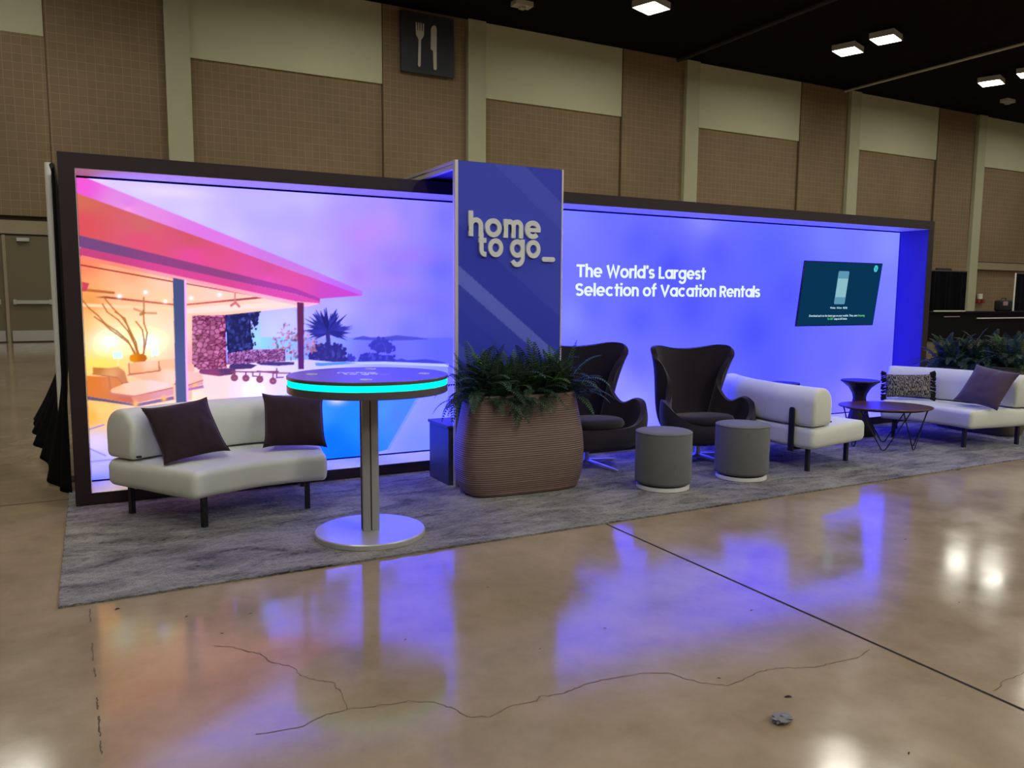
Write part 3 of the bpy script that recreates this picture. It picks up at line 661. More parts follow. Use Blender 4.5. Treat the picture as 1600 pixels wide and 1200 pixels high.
for a in ART:
    k = a[0]
    if k == 'poly':
        s = sub(a[1]); X, Z = PX[s], PZ[s]
        cov = sum(inside(a[1], X+dx, Z+dz).astype(float) for dx in (-.0023, 0, .0023) for dz in (-.0023, 0, .0023))/9
        m = cov > 0; w = cov[m][:, None]
        IMG[s][m] = IMG[s][m]*(1-w)+idw(a[2], X[m], Z[m])*w
    elif k == 'line':
        s = sub(a[1], .05)
        for p, q in zip(a[1][:-1], a[1][1:]):
            d = seg_dist(PX[s], PZ[s], p, q); w = np.clip((a[2]/2+.004-d)/.006, 0, 1)[..., None]
            IMG[s] = IMG[s]*(1-w)+LN(a[3])*w
    elif k == 'glow':
        (cx, cz), rx, rz = a[1], a[2], a[3]
        w = a[5]*np.exp(-1.6*(((PX-cx)/rx)**2+((PZ-cz)/rz)**2))
        w = np.where(PX < 3.15, w, w)[..., None]
        IMG = IMG*(1-w)+LN(a[4])*w
    elif k == 'ring':
        d = np.hypot(PX-a[1][0], PZ-a[1][1]); w = np.clip((a[2]*.5+.012-d)/.006, 0, 1)[..., None]; IMG = IMG*(1-w)+LN(a[4])*w
        w = np.clip((a[3]*.5-d)/.006, 0, 1)[..., None]; IMG = IMG*(1-w)+LN((190, 150, 190))*w
    elif k in ('blob', 'stone', 'twig'):
        s = sub(a[1], .08); X, Z = PX[s], PZ[s]; p = np.array(a[1]); sc = a[3]
        lo, hi = p.min(0)-.05, p.max(0)+.05
        n = max(8, int((hi-lo).prod()/(sc*sc)*2.2))
        q = np.stack([rng.uniform(lo[0], hi[0], n), rng.uniform(lo[1], hi[1], n)], 1)
        ins = inside(a[1], q[:, 0], q[:, 1])
        c0, c1_ = LN(a[2][0]), LN(a[2][1])
        if k == 'stone':
            n = len(q)
            m = inside(a[1], X, Z); d1 = np.full(X.shape, 9.); d2 = d1.copy(); idn = np.zeros(X.shape, int)
            for i, (qx, qz) in enumerate(q):
                d = np.hypot(X-qx, (Z-qz)*1.25); nb = d < d1
                d2 = np.where(nb, d1, np.minimum(d2, d)); idn = np.where(nb, i, idn); d1 = np.where(nb, d, d1)
            tone = rng.uniform(.15, .9, n)[idn]; edge = np.clip((d2-d1)/(sc*.28), 0, 1)
            t = (tone*edge)[..., None]
            col = c0*.75*(1-t)+c1_*t; col = np.where(edge[..., None] < .22, c0*.5, col)
            IMG[s][m] = col[m]
        else:
            if k == 'blob':
                m = inside(a[1], X, Z); IMG[s][m] = c0
            for (qx, qz), ii in zip(q, ins):
                if not ii: continue
                r = sc*rng.uniform(.2, .55); ax = rng.uniform(.6, 1.6)
                d = np.hypot((X-qx)*ax, (Z-qz)/ax); w = np.clip((r-d)/.006, 0, 1)[..., None]
                u = rng.uniform(0, 1); u = u*u if k == 'blob' else u
                if k == 'twig': w = w*.8
                IMG[s] = IMG[s]*(1-w)+(c0*(1-u)+c1_*u)*w
            if k == 'blob':   # ragged outline
                for i in range(len(p)):
                    for t in np.linspace(0, 1, 7)[:-1]:
                        e = p[i]*(1-t)+p[(i+1) % len(p)]*t+rng.uniform(-.4, .4, 2)*sc
                        d = np.hypot(X-e[0], Z-e[1]); w = np.clip((sc*rng.uniform(.15, .42)-d)/.006, 0, 1)[..., None]
                        IMG[s] = IMG[s]*(1-w)+c0*w
    elif k == 'palm':
        (cx, cz), rr = a[1], a[2]
        for i in range(90):
            an = rng.uniform(-.75, PI+.75); ln = rr*rng.uniform(.55, 1.0)*(1 if -.1 < an < PI+.1 else .8); b = (cx+ln*math.cos(an), cz+ln*math.sin(an)*.85)
            d = seg_dist(PX, PZ, (cx, cz), b); t = np.hypot(PX-cx, PZ-cz)/ln
            w = np.clip((.011*(1.15-t)*2*np.clip(t*3, .3, 1)-d)/.006, 0, 1)[..., None]; cc = LN(a[3])*rng.uniform(.6, 1.7)
            IMG = IMG*(1-w)+cc*w
nX, nZ = len(xs), len(zs)
PY = .383
v = np.stack([PX, np.full(PX.shape, PY), PZ], -1).reshape(-1, 3)
ii = np.arange(nX*nZ).reshape(nZ, nX)
f = np.stack([ii[:-1, :-1], ii[:-1, 1:], ii[1:, 1:], ii[1:, :-1]], -1).reshape(-1, 4)
me = bpy.data.meshes.new('printed_fabric')
me.from_pydata(v.tolist(), [], f.tolist())
at = me.color_attributes.new('print_color', 'FLOAT_COLOR', 'POINT')
buf = np.ones((nX*nZ, 4), np.float32); OVER = np.array([.8, .8, 4.0])      # the fabric is brighter than the picture can show: its full channels run on past 1
IMG = IMG*(1+OVER*np.clip((IMG-.86)/.14, 0, 1))
buf[:, :3] = IMG.reshape(-1, 3)
at.data.foreach_set('color', buf.ravel())
me.materials.append(M['print_']); me.update()
M['print_'].cycles.emission_sampling = 'NONE'
pf = bpy.data.objects.new('printed_fabric', me); COL.objects.link(pf); pf.parent = lw

# --- lettering: a stroke alphabet with round bowls
def arc(cx, cy, r, a0, a1, n=26, kx=1.0): return [(cx+r*kx*math.cos(R(a0+(a1-a0)*i/n)), cy+r*math.sin(R(a0+(a1-a0)*i/n))) for i in range(n+1)]
def glyph(ch, sw):
    h = sw/2; X = .56; Rr = (X-sw)/2; cy = X/2; cx = h+Rr
    ring = (arc(cx, cy, Rr, 0, 360, 40)[:-1], True)
    if ch == 'o': return [ring], 2*Rr+sw
    if ch == 'e': return [(arc(cx, cy, Rr, 0, 316, 36), False), ([(cx-Rr, cy-.01), (cx+Rr+h*.9, cy-.01)], False, sw*.82)], 2*Rr+sw
    if ch == 'c': return [(arc(cx, cy, Rr, 48, 312, 32), False)], 2*Rr+sw*.8
    if ch == 'a': return [ring, ([(cx+Rr, 0), (cx+Rr, X)], False)], 2*Rr+sw
    if ch == 'd': return [ring, ([(cx+Rr, 0), (cx+Rr, .75)], False)], 2*Rr+sw
    if ch == 'g': return [ring, ([(cx+Rr, X), (cx+Rr, -.0)] + arc(cx, 0, Rr, -4, -152, 20), False)], 2*Rr+sw
    if ch in 'hn':
        ra = .168
        return [([(h, 0), (h, .75 if ch == 'h' else X)], False), ([(h, .15)]+arc(h+ra, X-h-ra, ra, 180, 0, 18)+[(h+2*ra, 0)], False)], 2*ra+sw
    if ch == 'm':
        ra = .135
        return [([(h, 0), (h, X)], False), ([(h, .15)]+arc(h+ra, X-h-ra, ra, 180, 0, 18)+[(h+2*ra, 0)], False), ([(h+2*ra, .15)]+arc(h+3*ra, X-h-ra, ra, 180, 0, 18)+[(h+4*ra, 0)], False)], 4*ra+sw
    if ch == 'r': return [([(h, 0), (h, X)], False), ([(h, .15)]+arc(h+.17, X-h-.17, .17, 180, 62, 12), False)], .30
    if ch == 't': return [([(.15, .72), (.15, .0)], False), ([(0, X-h), (.33, X-h)], False)], .33
    if ch == 'T_': return [([(.12, .70), (.12, h+.13)]+arc(.12+.13, h+.13, .13, 180, 262, 10)+[(.30, h)], False), ([(.02, X-h), (.30, X-h)], False)], .31
    if ch == 'l': return [([(h, 0), (h, .75)], False)], sw
    if ch == 'i': return [([(h, 0), (h, X)], False), ([(h, .64), (h, .64+sw*1.05)], False)], sw
    if ch == 'f': return [([(.14, 0), (.14, .58)]+arc(.28, .60, .14, 180, 84, 10), False), ([(0, X-h), (.33, X-h)], False)], .33
    if ch in 'sS':
        T = X if ch == 's' else .72; r = (T-sw)/4; k = 1.32 if ch == 's' else 1.25; c = h+r*k
        return [(arc(c, T-h-r, r, 28, 270, 18, k)+arc(c, h+r, r, 90, -152, 18, k)[1:], False)], 2*r*k+sw
    if ch == 'T': return [([(0, .70-h), (.52, .70-h)], False), ([(.26, 0), (.26, .66)], False)], .52
    if ch == 'L': return [([(h, .70), (h, h), (.40, h)], False)], .40
    if ch == 'W': return [([(.05, .70), (.235, .07), (.43, .66), (.625, .07), (.81, .70)], False, sw*1.15)], .86
    if ch == 'V': return [([(.05, .70), (.32, .06), (.59, .70)], False, sw*1.12)], .64
    if ch == 'R': return [([(h, 0), (h, .70)], False), ([(h, .70-h), (.27, .70-h)]+arc(.27, .70-h-.158, .158, 90, -90, 16)+[(h, .70-h-.316)], False), ([(.25, .34), (.45, 0)], False)], .49
    if ch == "'": return [([(.09, .75), (.06, .56)], False)], .13
    return [], .24
def stroke(mb, pts, closed, w, y0, y1, tx):
    P = []
    for p in pts:
        if not P or (Vector(p)-P[-1]).length > 1e-4: P.append(Vector(p))
    n = len(P); Lf, Rt = [], []
    for i in range(n):
        a = P[(i-1) % n] if (closed or i > 0) else None; b = P[(i+1) % n] if (closed or i < n-1) else None
        d1 = (P[i]-a).normalized() if a is not None else None; d2 = (b-P[i]).normalized() if b is not None else None
        if d1 is None: d1 = d2
        if d2 is None: d2 = d1
        t = (d1+d2).normalized(); nn = Vector((-t.y, t.x)); k = 1/max(.62, nn.dot(Vector((-d1.y, d1.x))))
        Lf.append(P[i]+nn*w/2*k); Rt.append(P[i]-nn*w/2*k)
    v = []; f = []
    for p, q in zip(Lf, Rt):
        (ax, az), (bx, bz) = tx(p), tx(q)
        v += [(ax, y0, az), (bx, y0, bz), (bx, y1, bz), (ax, y1, az)]
    m = n if closed else n-1
    for i in range(m):
        j = (i+1) % n; A, B = 4*i, 4*j
        f += [(A, B, B+1, A+1), (A+1, B+1, B+2, A+2), (A+2, B+2, B+3, A+3), (A+3, B+3, B, A)]
    if not closed: f += [(0, 1, 2, 3), (4*n-4, 4*n-1, 4*n-2, 4*n-3)]
    mb.add(v, f)
def text_width(s, sw, gap, space): return sum((space if c == ' ' else glyph(c, sw)[1]+gap) for c in s)-gap
_SK = [0]
def lettering(mb, s, x0, x1, zb, em, y0, y1, sw=.124, gap=.062, space=.25):
    kx = (x1-x0)/text_width(s, sw, gap, space); pen = 0
    for c in s:
        if c == ' ': pen += space; continue
        gl, adv = glyph(c, sw)
        for st in gl:
            _SK[0] = (_SK[0]+1) % 5
            stroke(mb, st[0], st[1], st[2] if len(st) > 2 else sw, y0-.00035*_SK[0], y1, lambda p, o=pen: (x0+(o+p.x)*kx, zb+p.y*em))
        pen += adv+gap
mb = MB()
lettering(mb, "The World's Largest", 4.355, 5.99, 1.690, .176, .374, .382)
lettering(mb, "Selection of Vacation Rentals", 4.346, 6.793, 1.507, .172, .374, .382)
mb.build('headline_lettering', M['letters'], pf)

# ------------------------------------------------------------------ television hung on the wall, tipped forward
tv = thing('television', 'large television with a dark teal screen hung on the blue light wall', 'television', (7.919, .27, 1.178))
tv.rotation_euler = (R(6.9), 0, 0)
TW, TH = 1.316, .749
MB().box(-TW/2, TW/2, 0, .022, 0, TH).box(-.45, .45, .022, .07, .12, .55).build('case', M['tvcase'], tv, bevel=.004, seg=1)
s = MB().box(-TW/2+.012, TW/2-.012, -.002, .001, .014, TH-.012).build('screen', M['tvscreen'], tv)
def rrect(x0, x1, z0, z1, r, n=5):
    o = []
    for cx, cz, a in ((x1-r, z1-r, 0), (x0+r, z1-r, 90), (x0+r, z0+r, 180), (x1-r, z0+r, 270)):
        o += [(cx+r*math.cos(R(a+90*i/n)), cz+r*math.sin(R(a+90*i/n))) for i in range(n+1)]
    return o
pw = .13*TW
MB().prism(rrect(-.09, .09, .345*TH, .86*TH, .018), -.004, -.002).build('phone_picture', M['tvphone'], s)
MB().box(-.085, .085, -.005, -.004, .455*TH, .745*TH).build('phone_page', M['tvphone2'], s)
mb = MB(); mb.tube([(.41*TW+.024*math.cos(2*PI*i/24), -.004, .915*TH+.032*math.sin(2*PI*i/24)) for i in range(24)], .009, 6, True)
mb.box(.41*TW-.005, .41*TW+.005, -.006, -.003, .915*TH-.02, .915*TH+.02)
mb.build('app_icon', M['tvicon'], s)
def font_text(name, body, x, z, size, m, parent, width=None):
    cu = bpy.data.curves.new(name, 'FONT'); cu.body = body; cu.size = size; cu.align_x = 'CENTER'; cu.extrude = .0006; cu.offset = size*.012
    tmp = bpy.data.objects.new(name+'_curve', cu); COL.objects.link(tmp)
    bpy.context.view_layer.update()
    me = bpy.data.meshes.new_from_object(tmp.evaluated_get(bpy.context.evaluated_depsgraph_get()))
    bpy.data.objects.remove(tmp); bpy.data.curves.remove(cu)
    me.materials.clear(); me.materials.append(m)
    o = bpy.data.objects.new(name, me); COL.objects.link(o); o.parent = parent
    w = max(q.co.x for q in me.vertices)-min(q.co.x for q in me.vertices)
    k = width/w if width else 1
    o.location = (x, -.005, z); o.rotation_euler = (PI/2, 0, 0); o.scale = (k, 1, 1)
    return o
font_text('caption', 'Wireless   PinZone   M(220)', .0, .275*TH, .030, M['tvtext'], s, .29)
font_text('caption', 'Download and run the latest app on your mobile. Then, start', -.065, .150*TH, .034, M['tvtext'], s, .82)
font_text('caption', 'Streaming', .415, .150*TH, .034, M['tvgreen'], s, .115)
font_text('caption', 'To GET', -.115, .100*TH, .034, M['tvgreen'], s, .10)
font_text('caption', 'setup on AiO device', .060, .100*TH, .034, M['tvtext'], s, .22)
MB().box(-.25, .25, .07, .098, .2, .5).build('wall_mount', M['blacksteel'], tv)

# ------------------------------------------------------------------ logo panel in front of the wall
PXA, PXB, PYF, PZT = 2.622, 3.556, -.64, 2.512
tp = thing('logo_panel', 'tall dark blue panel with pale lettering rising behind the planter', 'display panel', (0, 0, 0))
nx_, nz_ = 120, 320
xx = np.linspace(PXA+.012, PXB-.006, nx_); zz = np.linspace(.02, PZT-.004, nz_)
QX, QZ = np.meshgrid(xx, zz)
U = (QX-PXA)/(PXB-PXA); Vv = PZT-QZ          # Vv: metres down from the top
base = np.broadcast_to(np.array([.036, .054, .62]), QX.shape+(3,)).copy()
lite = np.array([.085, .115, .74])
def band(k0, k1, amt, u0=-9, u1=9):
    t = Vv-U*.73                        # 45-degree bands running down to the right
    m = ((t > k0) & (t < k1) & (U > u0) & (U < u1))[..., None]
    base[:] = np.where(m, base*(1-amt)+lite*amt*1.0, base)
band(-.46, -.24, .75); band(-.24, .46, .38); band(-.75, -.46, .10); band(.77, .91, 2.1); band(.91, 1.1, .15); band(1.36, 1.48, .8); band(1.56, 1.72, 1.1); band(1.85, 1.95, .5)
v = np.stack([QX, np.full(QX.shape, PYF-.001), QZ], -1).reshape(-1, 3).tolist()
f = [(j*nx_+i, j*nx_+i+1, (j+1)*nx_+i+1, (j+1)*nx_+i) for j in range(nz_-1) for i in range(nx_-1)]
pm = mat('printed_panel', (.03, .04, .25), .6, .3)
a_ = pm.node_tree.nodes.new('ShaderNodeAttribute'); a_.attribute_name = 'print_color'
pm.node_tree.links.new(a_.outputs['Color'], pm.node_tree.nodes['Principled BSDF'].inputs['Base Color'])
core = MB().box(PXA+.01, PXB-.005, PYF, PYF+.038, .013, PZT-.002).build('panel_board', M['blue'], tp)
gpn = mesh_obj('printed_face', v, f, pm, tp)
at = gpn.data.color_attributes.new('print_color', 'FLOAT_COLOR', 'POINT')
buf = np.ones((nx_*nz_, 4), np.float32); buf[:, :3] = base.reshape(-1, 3); at.data.foreach_set('color', buf.ravel())
for x0, x1 in ((PXA-.012, PXA+.012), (PXB-.008, PXB+.006)):
    MB().box(x0, x1, PYF-.004, PYF+.042, .013, PZT).box(x0-.004, x0+.004, PYF+.008, PYF+.030, .013, PZT).build('edge_profile', M['alu'], tp)
for x0 in (PXA-.012, PXB-.03):
    c = MB()
    c.box(x0, x0+.036, PYF+.042, .47, PZT-.062, PZT-.044).box(x0, x0+.036, PYF+.042, .47, PZT-.018, PZT).box(x0+.006, x0+.03, PYF+.042, .47, PZT-.044, PZT-.018)
    c.build('canopy_profile', M['alu'], tp)
MB().box(PXA+.024, PXB-.03, PYF+.042, .47, PZT-.048, PZT-.02).build('canopy_board', M['blue'], tp)
lg = MB()
lettering(lg, 'home', 2.716, 3.346, 1.951, .256, PYF-.020, PYF-.001, sw=.146, gap=.075)
def big(s, x0, x1, zb, em):
    kx = (x1-x0); return lettering(lg, s, x0, x1, zb, em, PYF-.020, PYF-.001, sw=.146, gap=.07, space=.20)
_g = glyph
def glyph(ch, sw): return _g('T_', sw) if ch == 't' else _g(ch, sw)
big('to go', 2.796, 3.345, 1.800, .256)
lg.prism(rrect(3.362, 3.482, 1.776, 1.814, .018), PYF-.020, PYF-.001)
lg.build('logo_lettering', M['logo'], tp)
# cabinet at the foot of the panel
cb = thing('storage_cabinet', 'low slate cabinet tucked behind the brown planter', 'cabinet', (2.565, -.595, .012))
MB().box(.012, .78, .012, .40, 0, .455).build('body', M['cab'], cb)
MB().box(0, .79, 0, .41, .455, .478).build('top', M['cab'], cb, bevel=.003, seg=1)
MB().box(.10, .68, .40, .402, .03, .44).build('door', M['cab'], cb)

# ------------------------------------------------------------------ curved sofas
SR, SD, SS = 1.264, .868, R(41.94)
CZ = .012
def sweep(prof, O_r0, a0, a1, b, n=34, wr=0.0, seed=0):
    """closed (rho, z) profile swept about the z axis from a0 to a1, ends rounded by b"""
    pr = np.array(prof); c = (pr.max(0)+pr.min(0))/2; hs = (pr.max(0)-pr.min(0))/2
    rm = c[0]; span = (a1-a0)*rm; secs = []
    for t in np.linspace(0, 1, 6): secs.append((b*t, b*(1-math.sqrt(max(0, 1-(1-t)**2)))))
    mid = [(b+(span-2*b)*t, 0) for t in np.linspace(0, 1, n)[1:-1]]
    secs = secs+mid+[(span-s, i) for s, i in secs[::-1]]
    v, f = [], []; m = len(pr)
    for s, ins in secs:
        a = a0+s/rm; q = c+(pr-c)*(1-ins/hs)
        for rho, z in q:
            w = 0
            if wr:
                P = Vector((rho*math.cos(a)*3.2+seed, rho*math.sin(a)*3.2, z*5)); w = wr*noise.noise(P)+wr*.5*noise.noise(P*2.7)
            v.append(((rho+w)*math.cos(a), (rho+w)*math.sin(a), z+w*.5))
    for i in range(len(secs)-1):
        for k in range(m):
            l = (k+1) % m
            f.append((i*m+k, i*m+l, (i+1)*m+l, (i+1)*m+k))
    f += [tuple(range(m)), tuple((len(secs)-1)*m+k for k in range(m-1, -1, -1))]
    return MB().add(v, f)
def rr_prof(r0, r1, z0, z1, r, n=6, dens=4):
    o = rrect(r0, r1, z0, z1, r, n); out = []
    for i in range(len(o)):
        a, b = o[i], o[(i+1) % len(o)]; d = math.hypot(b[0]-a[0], b[1]-a[1]); k = max(1, int(d/.06))
        out += [(a[0]+(b[0]-a[0])*t/k, a[1]+(b[1]-a[1])*t/k) for t in range(k)]
    return out
def d_prof(r0, r1, z0, z1):
    rad = (r1-r0)/2; cx = (r0+r1)/2; o = []
    zc = z1-rad
    o += [(cx+rad*math.cos(R(a)), zc+rad*math.sin(R(a))) for a in range(0, 181, 12)]
    for k in (1, 2, 3): o.append((r0, zc+(z0+.03-zc)*k/3))
    o += [(r0+.01, z0+.009), (r0+.03, z0)]
    for k in (1, 2, 3): o.append((r0+.03+(r1-r0-.06)*k/3, z0))
    o += [(r1-.01, z0+.009), (r1, z0+.03)]
    for k in (1, 2): o.append((r1, z0+.03+(zc-z0-.03)*k/3))
    return o
def curved_sofa(label, O, mid, seed):
    t = thing('curved_sofa', label, 'sofa', (O[0], O[1], CZ), mid, 'curved white sofas')
    a0, a1 = -SS/2, SS/2; zb, zt, zk = .205, .388, .728; rO = SR+SD
    seat = sweep(rr_prof(SR, rO, zb, zt, .045), 0, a0, a1, .045, 40, .006, seed).build('seat', M['sofa'], t, smooth=True, angle=60)
    back = sweep(d_prof(rO-.285, rO-.005, zt+.012, zk), 0, a0+.002, a1-.002, .035, 40, .005, seed+5).build('backrest', M['sofa'], t, smooth=True, angle=60)
    sm = MB()
    for aa in (a0+.19, a1-.25):
        pts = [((r-.0 if False else r)*math.cos(aa), r*math.sin(aa), z) for r, z in [(rO-.288, zt+.05), (rO-.290, zt+.10), (rO-.290, zk-.15), (rO-.27, zk-.075), (rO-.21, zk-.015), (rO-.145, zk+.002), (rO-.08, zk-.015), (rO-.02, zk-.075), (rO-.002, zk-.15), (rO-.002, zt+.06)]]
        sm.tube(pts, .0016, 6)
    sm.build('seam', M['seam'], back)
    fr = sweep([(SR+.10, zb-.012), (rO-.08, zb-.012), (rO-.08, zb+.01), (SR+.10, zb+.01)], 0, a0+.05, a1-.05, .012, 24).build('under_frame', M['blacksteel'], t)
    # flat straps that carry the backrest
    for aa in (a0+.10, a1-.10):
        m = MB()
        prof = [(-.025, zb-.03), (.025, zb-.03), (.025, .535), (.018, .552), (0, .558), (-.018, .552), (-.025, .535)]
        m.prism(prof, -.016, .0)          # x: width, y: thickness
        m.box(-.025, .025, .0, .22, zb-.02, zb-.010)
        Mx = Matrix.Rotation(aa, 4, 'Z') @ Matrix.Translation((rO+.006, 0, 0)) @ Matrix.Rotation(PI/2, 4, 'Z')
        m.xf(Mx).build('back_strap', M['blacksteel'], t)
    for aa, rho in ((a0+.10, SR+.09), (a1-.10, SR+.09), (a0+.055, rO-.10), (a1-.055, rO-.10)):
        MB().box(-.016, .016, -.016, .016, 0, zb-.005).xf(Matrix.Translation((rho*math.cos(aa), rho*math.sin(aa), 0)) @ Matrix.Rotation(aa, 4, 'Z')).build('leg', M['blacksteel'], t)
    MB().box(-.003, .02, -.012, .012, 0, .012).xf(Matrix.Rotation(a1-.02, 4, 'Z') @ Matrix.Translation((rO-.31, 0, zt+.03))).build('fabric_tag', M['blacksteel'], back)
    return t
curved_sofa('curved white sofa at the left end below the villa picture', (1.365, -2.104), R(102.43), 1)
curved_sofa('curved white sofa seen from behind, beyond the two grey stools', (7.586, -1.20), R(169.58), 4)
curved_sofa('curved white sofa at the right edge beside the oval wire-legged table', (6.537, -1.291), R(11.09), 9)

# ------------------------------------------------------------------ cushions
def cushion(name, label, c, yaw, lean, tw, w, h, th, m, fringe=False, group='dark square cushions'):
    t = bpy.data.objects.new(name, None); COL.objects.link(t); tag(t, label, 'cushion', group)
    n = 26; v = []; f = []
    for s in (1, -1):
        for j in range(n+1):
            for i in range(n+1):
                u, q = 2*i/n-1, 2*j/n-1
                e = (1-abs(u)**2.6)*(1-abs(q)**2.6); y = s*th/2*max(e, 0)**.62
                x = u*w/2*(1.02-.095*(1-q**4)*abs(u)**2); z = q*h/2*(1.02-.095*(1-u**4)*abs(q)**2)
                y += (.008*noise.noise(Vector((x*8, z*8, s*3+c[0])))+.005*noise.noise(Vector((x*22, z*14, s*5+c[0]))))*min(1, e*2.2)
                v.append((x, y, z))
    N = (n+1)**2
    for s in (0, 1):
        for j in range(n):
            for i in range(n):
                a = s*N+j*(n+1)+i; q = (a, a+1, a+n+2, a+n+1)
                f.append(q if s == 0 else q[::-1])
    rimi = [i for i in range(n+1)]+[j*(n+1)+n for j in range(1, n+1)]+[n*(n+1)+i for i in range(n-1, -1, -1)]+[j*(n+1) for j in range(n-1, 0, -1)]
    f += [(rimi[k], rimi[(k+1) % len(rimi)], N+rimi[(k+1) % len(rimi)], N+rimi[k]) for k in range(len(rimi))]
    cv = mesh_obj('cover', v, f, m, t, True)
    bm = bmesh.new(); bm.from_mesh(cv.data); bmesh.ops.remove_doubles(bm, verts=bm.verts, dist=1e-5); bmesh.ops.recalc_face_normals(bm, faces=bm.faces); bm.to_mesh(cv.data); bm.free()
    cv.data.polygons.foreach_set('use_smooth', [True]*len(cv.data.polygons))
    if not fringe:
        MB().tube([v[k] for k in rimi], .0045, 6, True).build('piping', m, t, smooth=True)
    else:
        for sx in (-1, 1):
            mb = MB()
            for k in range(15):
                z = -h/2+h*k/14; zz = z+random.uniform(-.006, .006)
                for d in range(2):
                    mb.rod((sx*(w/2-.02), random.uniform(-.008, .008), zz), (sx*(w/2+.022+random.uniform(0, .014)), random.uniform(-.012, .012), zz-.012+random.uniform(-.012, .012)), .007, 6, .010)
            for zc in (-h/2, h/2):
                mb.rod((sx*(w/2-.02), 0, zc), (sx*(w/2+.03), 0, zc+(.016 if zc > 0 else -.016)), .017, 8, .022)
            mb.build('fringe', M['fringe'], t)
    N_ = Vector((math.cos(yaw), math.sin(yaw), 0)); T_ = Vector((-N_.y, N_.x, 0)); Up = Vector((0, 0, 1))*math.cos(lean)-N_*math.sin(lean)
    t2 = T_*math.cos(tw)+Up*math.sin(tw); u2 = -T_*math.sin(tw)+Up*math.cos(tw); n2 = t2.cross(u2)
    t.matrix_world = Matrix(((t2.x, -n2.x, u2.x, c[0]), (t2.y, -n2.y, u2.y, c[1]), (t2.z, -n2.z, u2.z, c[2]), (0, 0, 0, 1)))
    return t
cushion('cushion', 'plum velvet cushion tilted on the left half of the left sofa', (.679, -.588, .600), -1.354, .687, .109, .43, .43, .13, M['velvet'])
cushion('cushion', 'plum velvet cushion at the right end of the left sofa', (1.413, -.487, .600), -1.642, .66, -.073, .43, .43, .13, M['velvet'])
cushion('cushion', 'mauve velvet cushion leaning on the right-hand sofa', (8.147, -1.423, .622), -3.065, .632, -.146, .45, .45, .14, M['velvet2'])
cushion('lumbar_cushion', 'oblong black and grey woven cushion with fringed ends on the right-hand sofa', (8.032, -.632, .555), -2.347, .12, .033, .48, .26, .12, M['woven'], True, None)

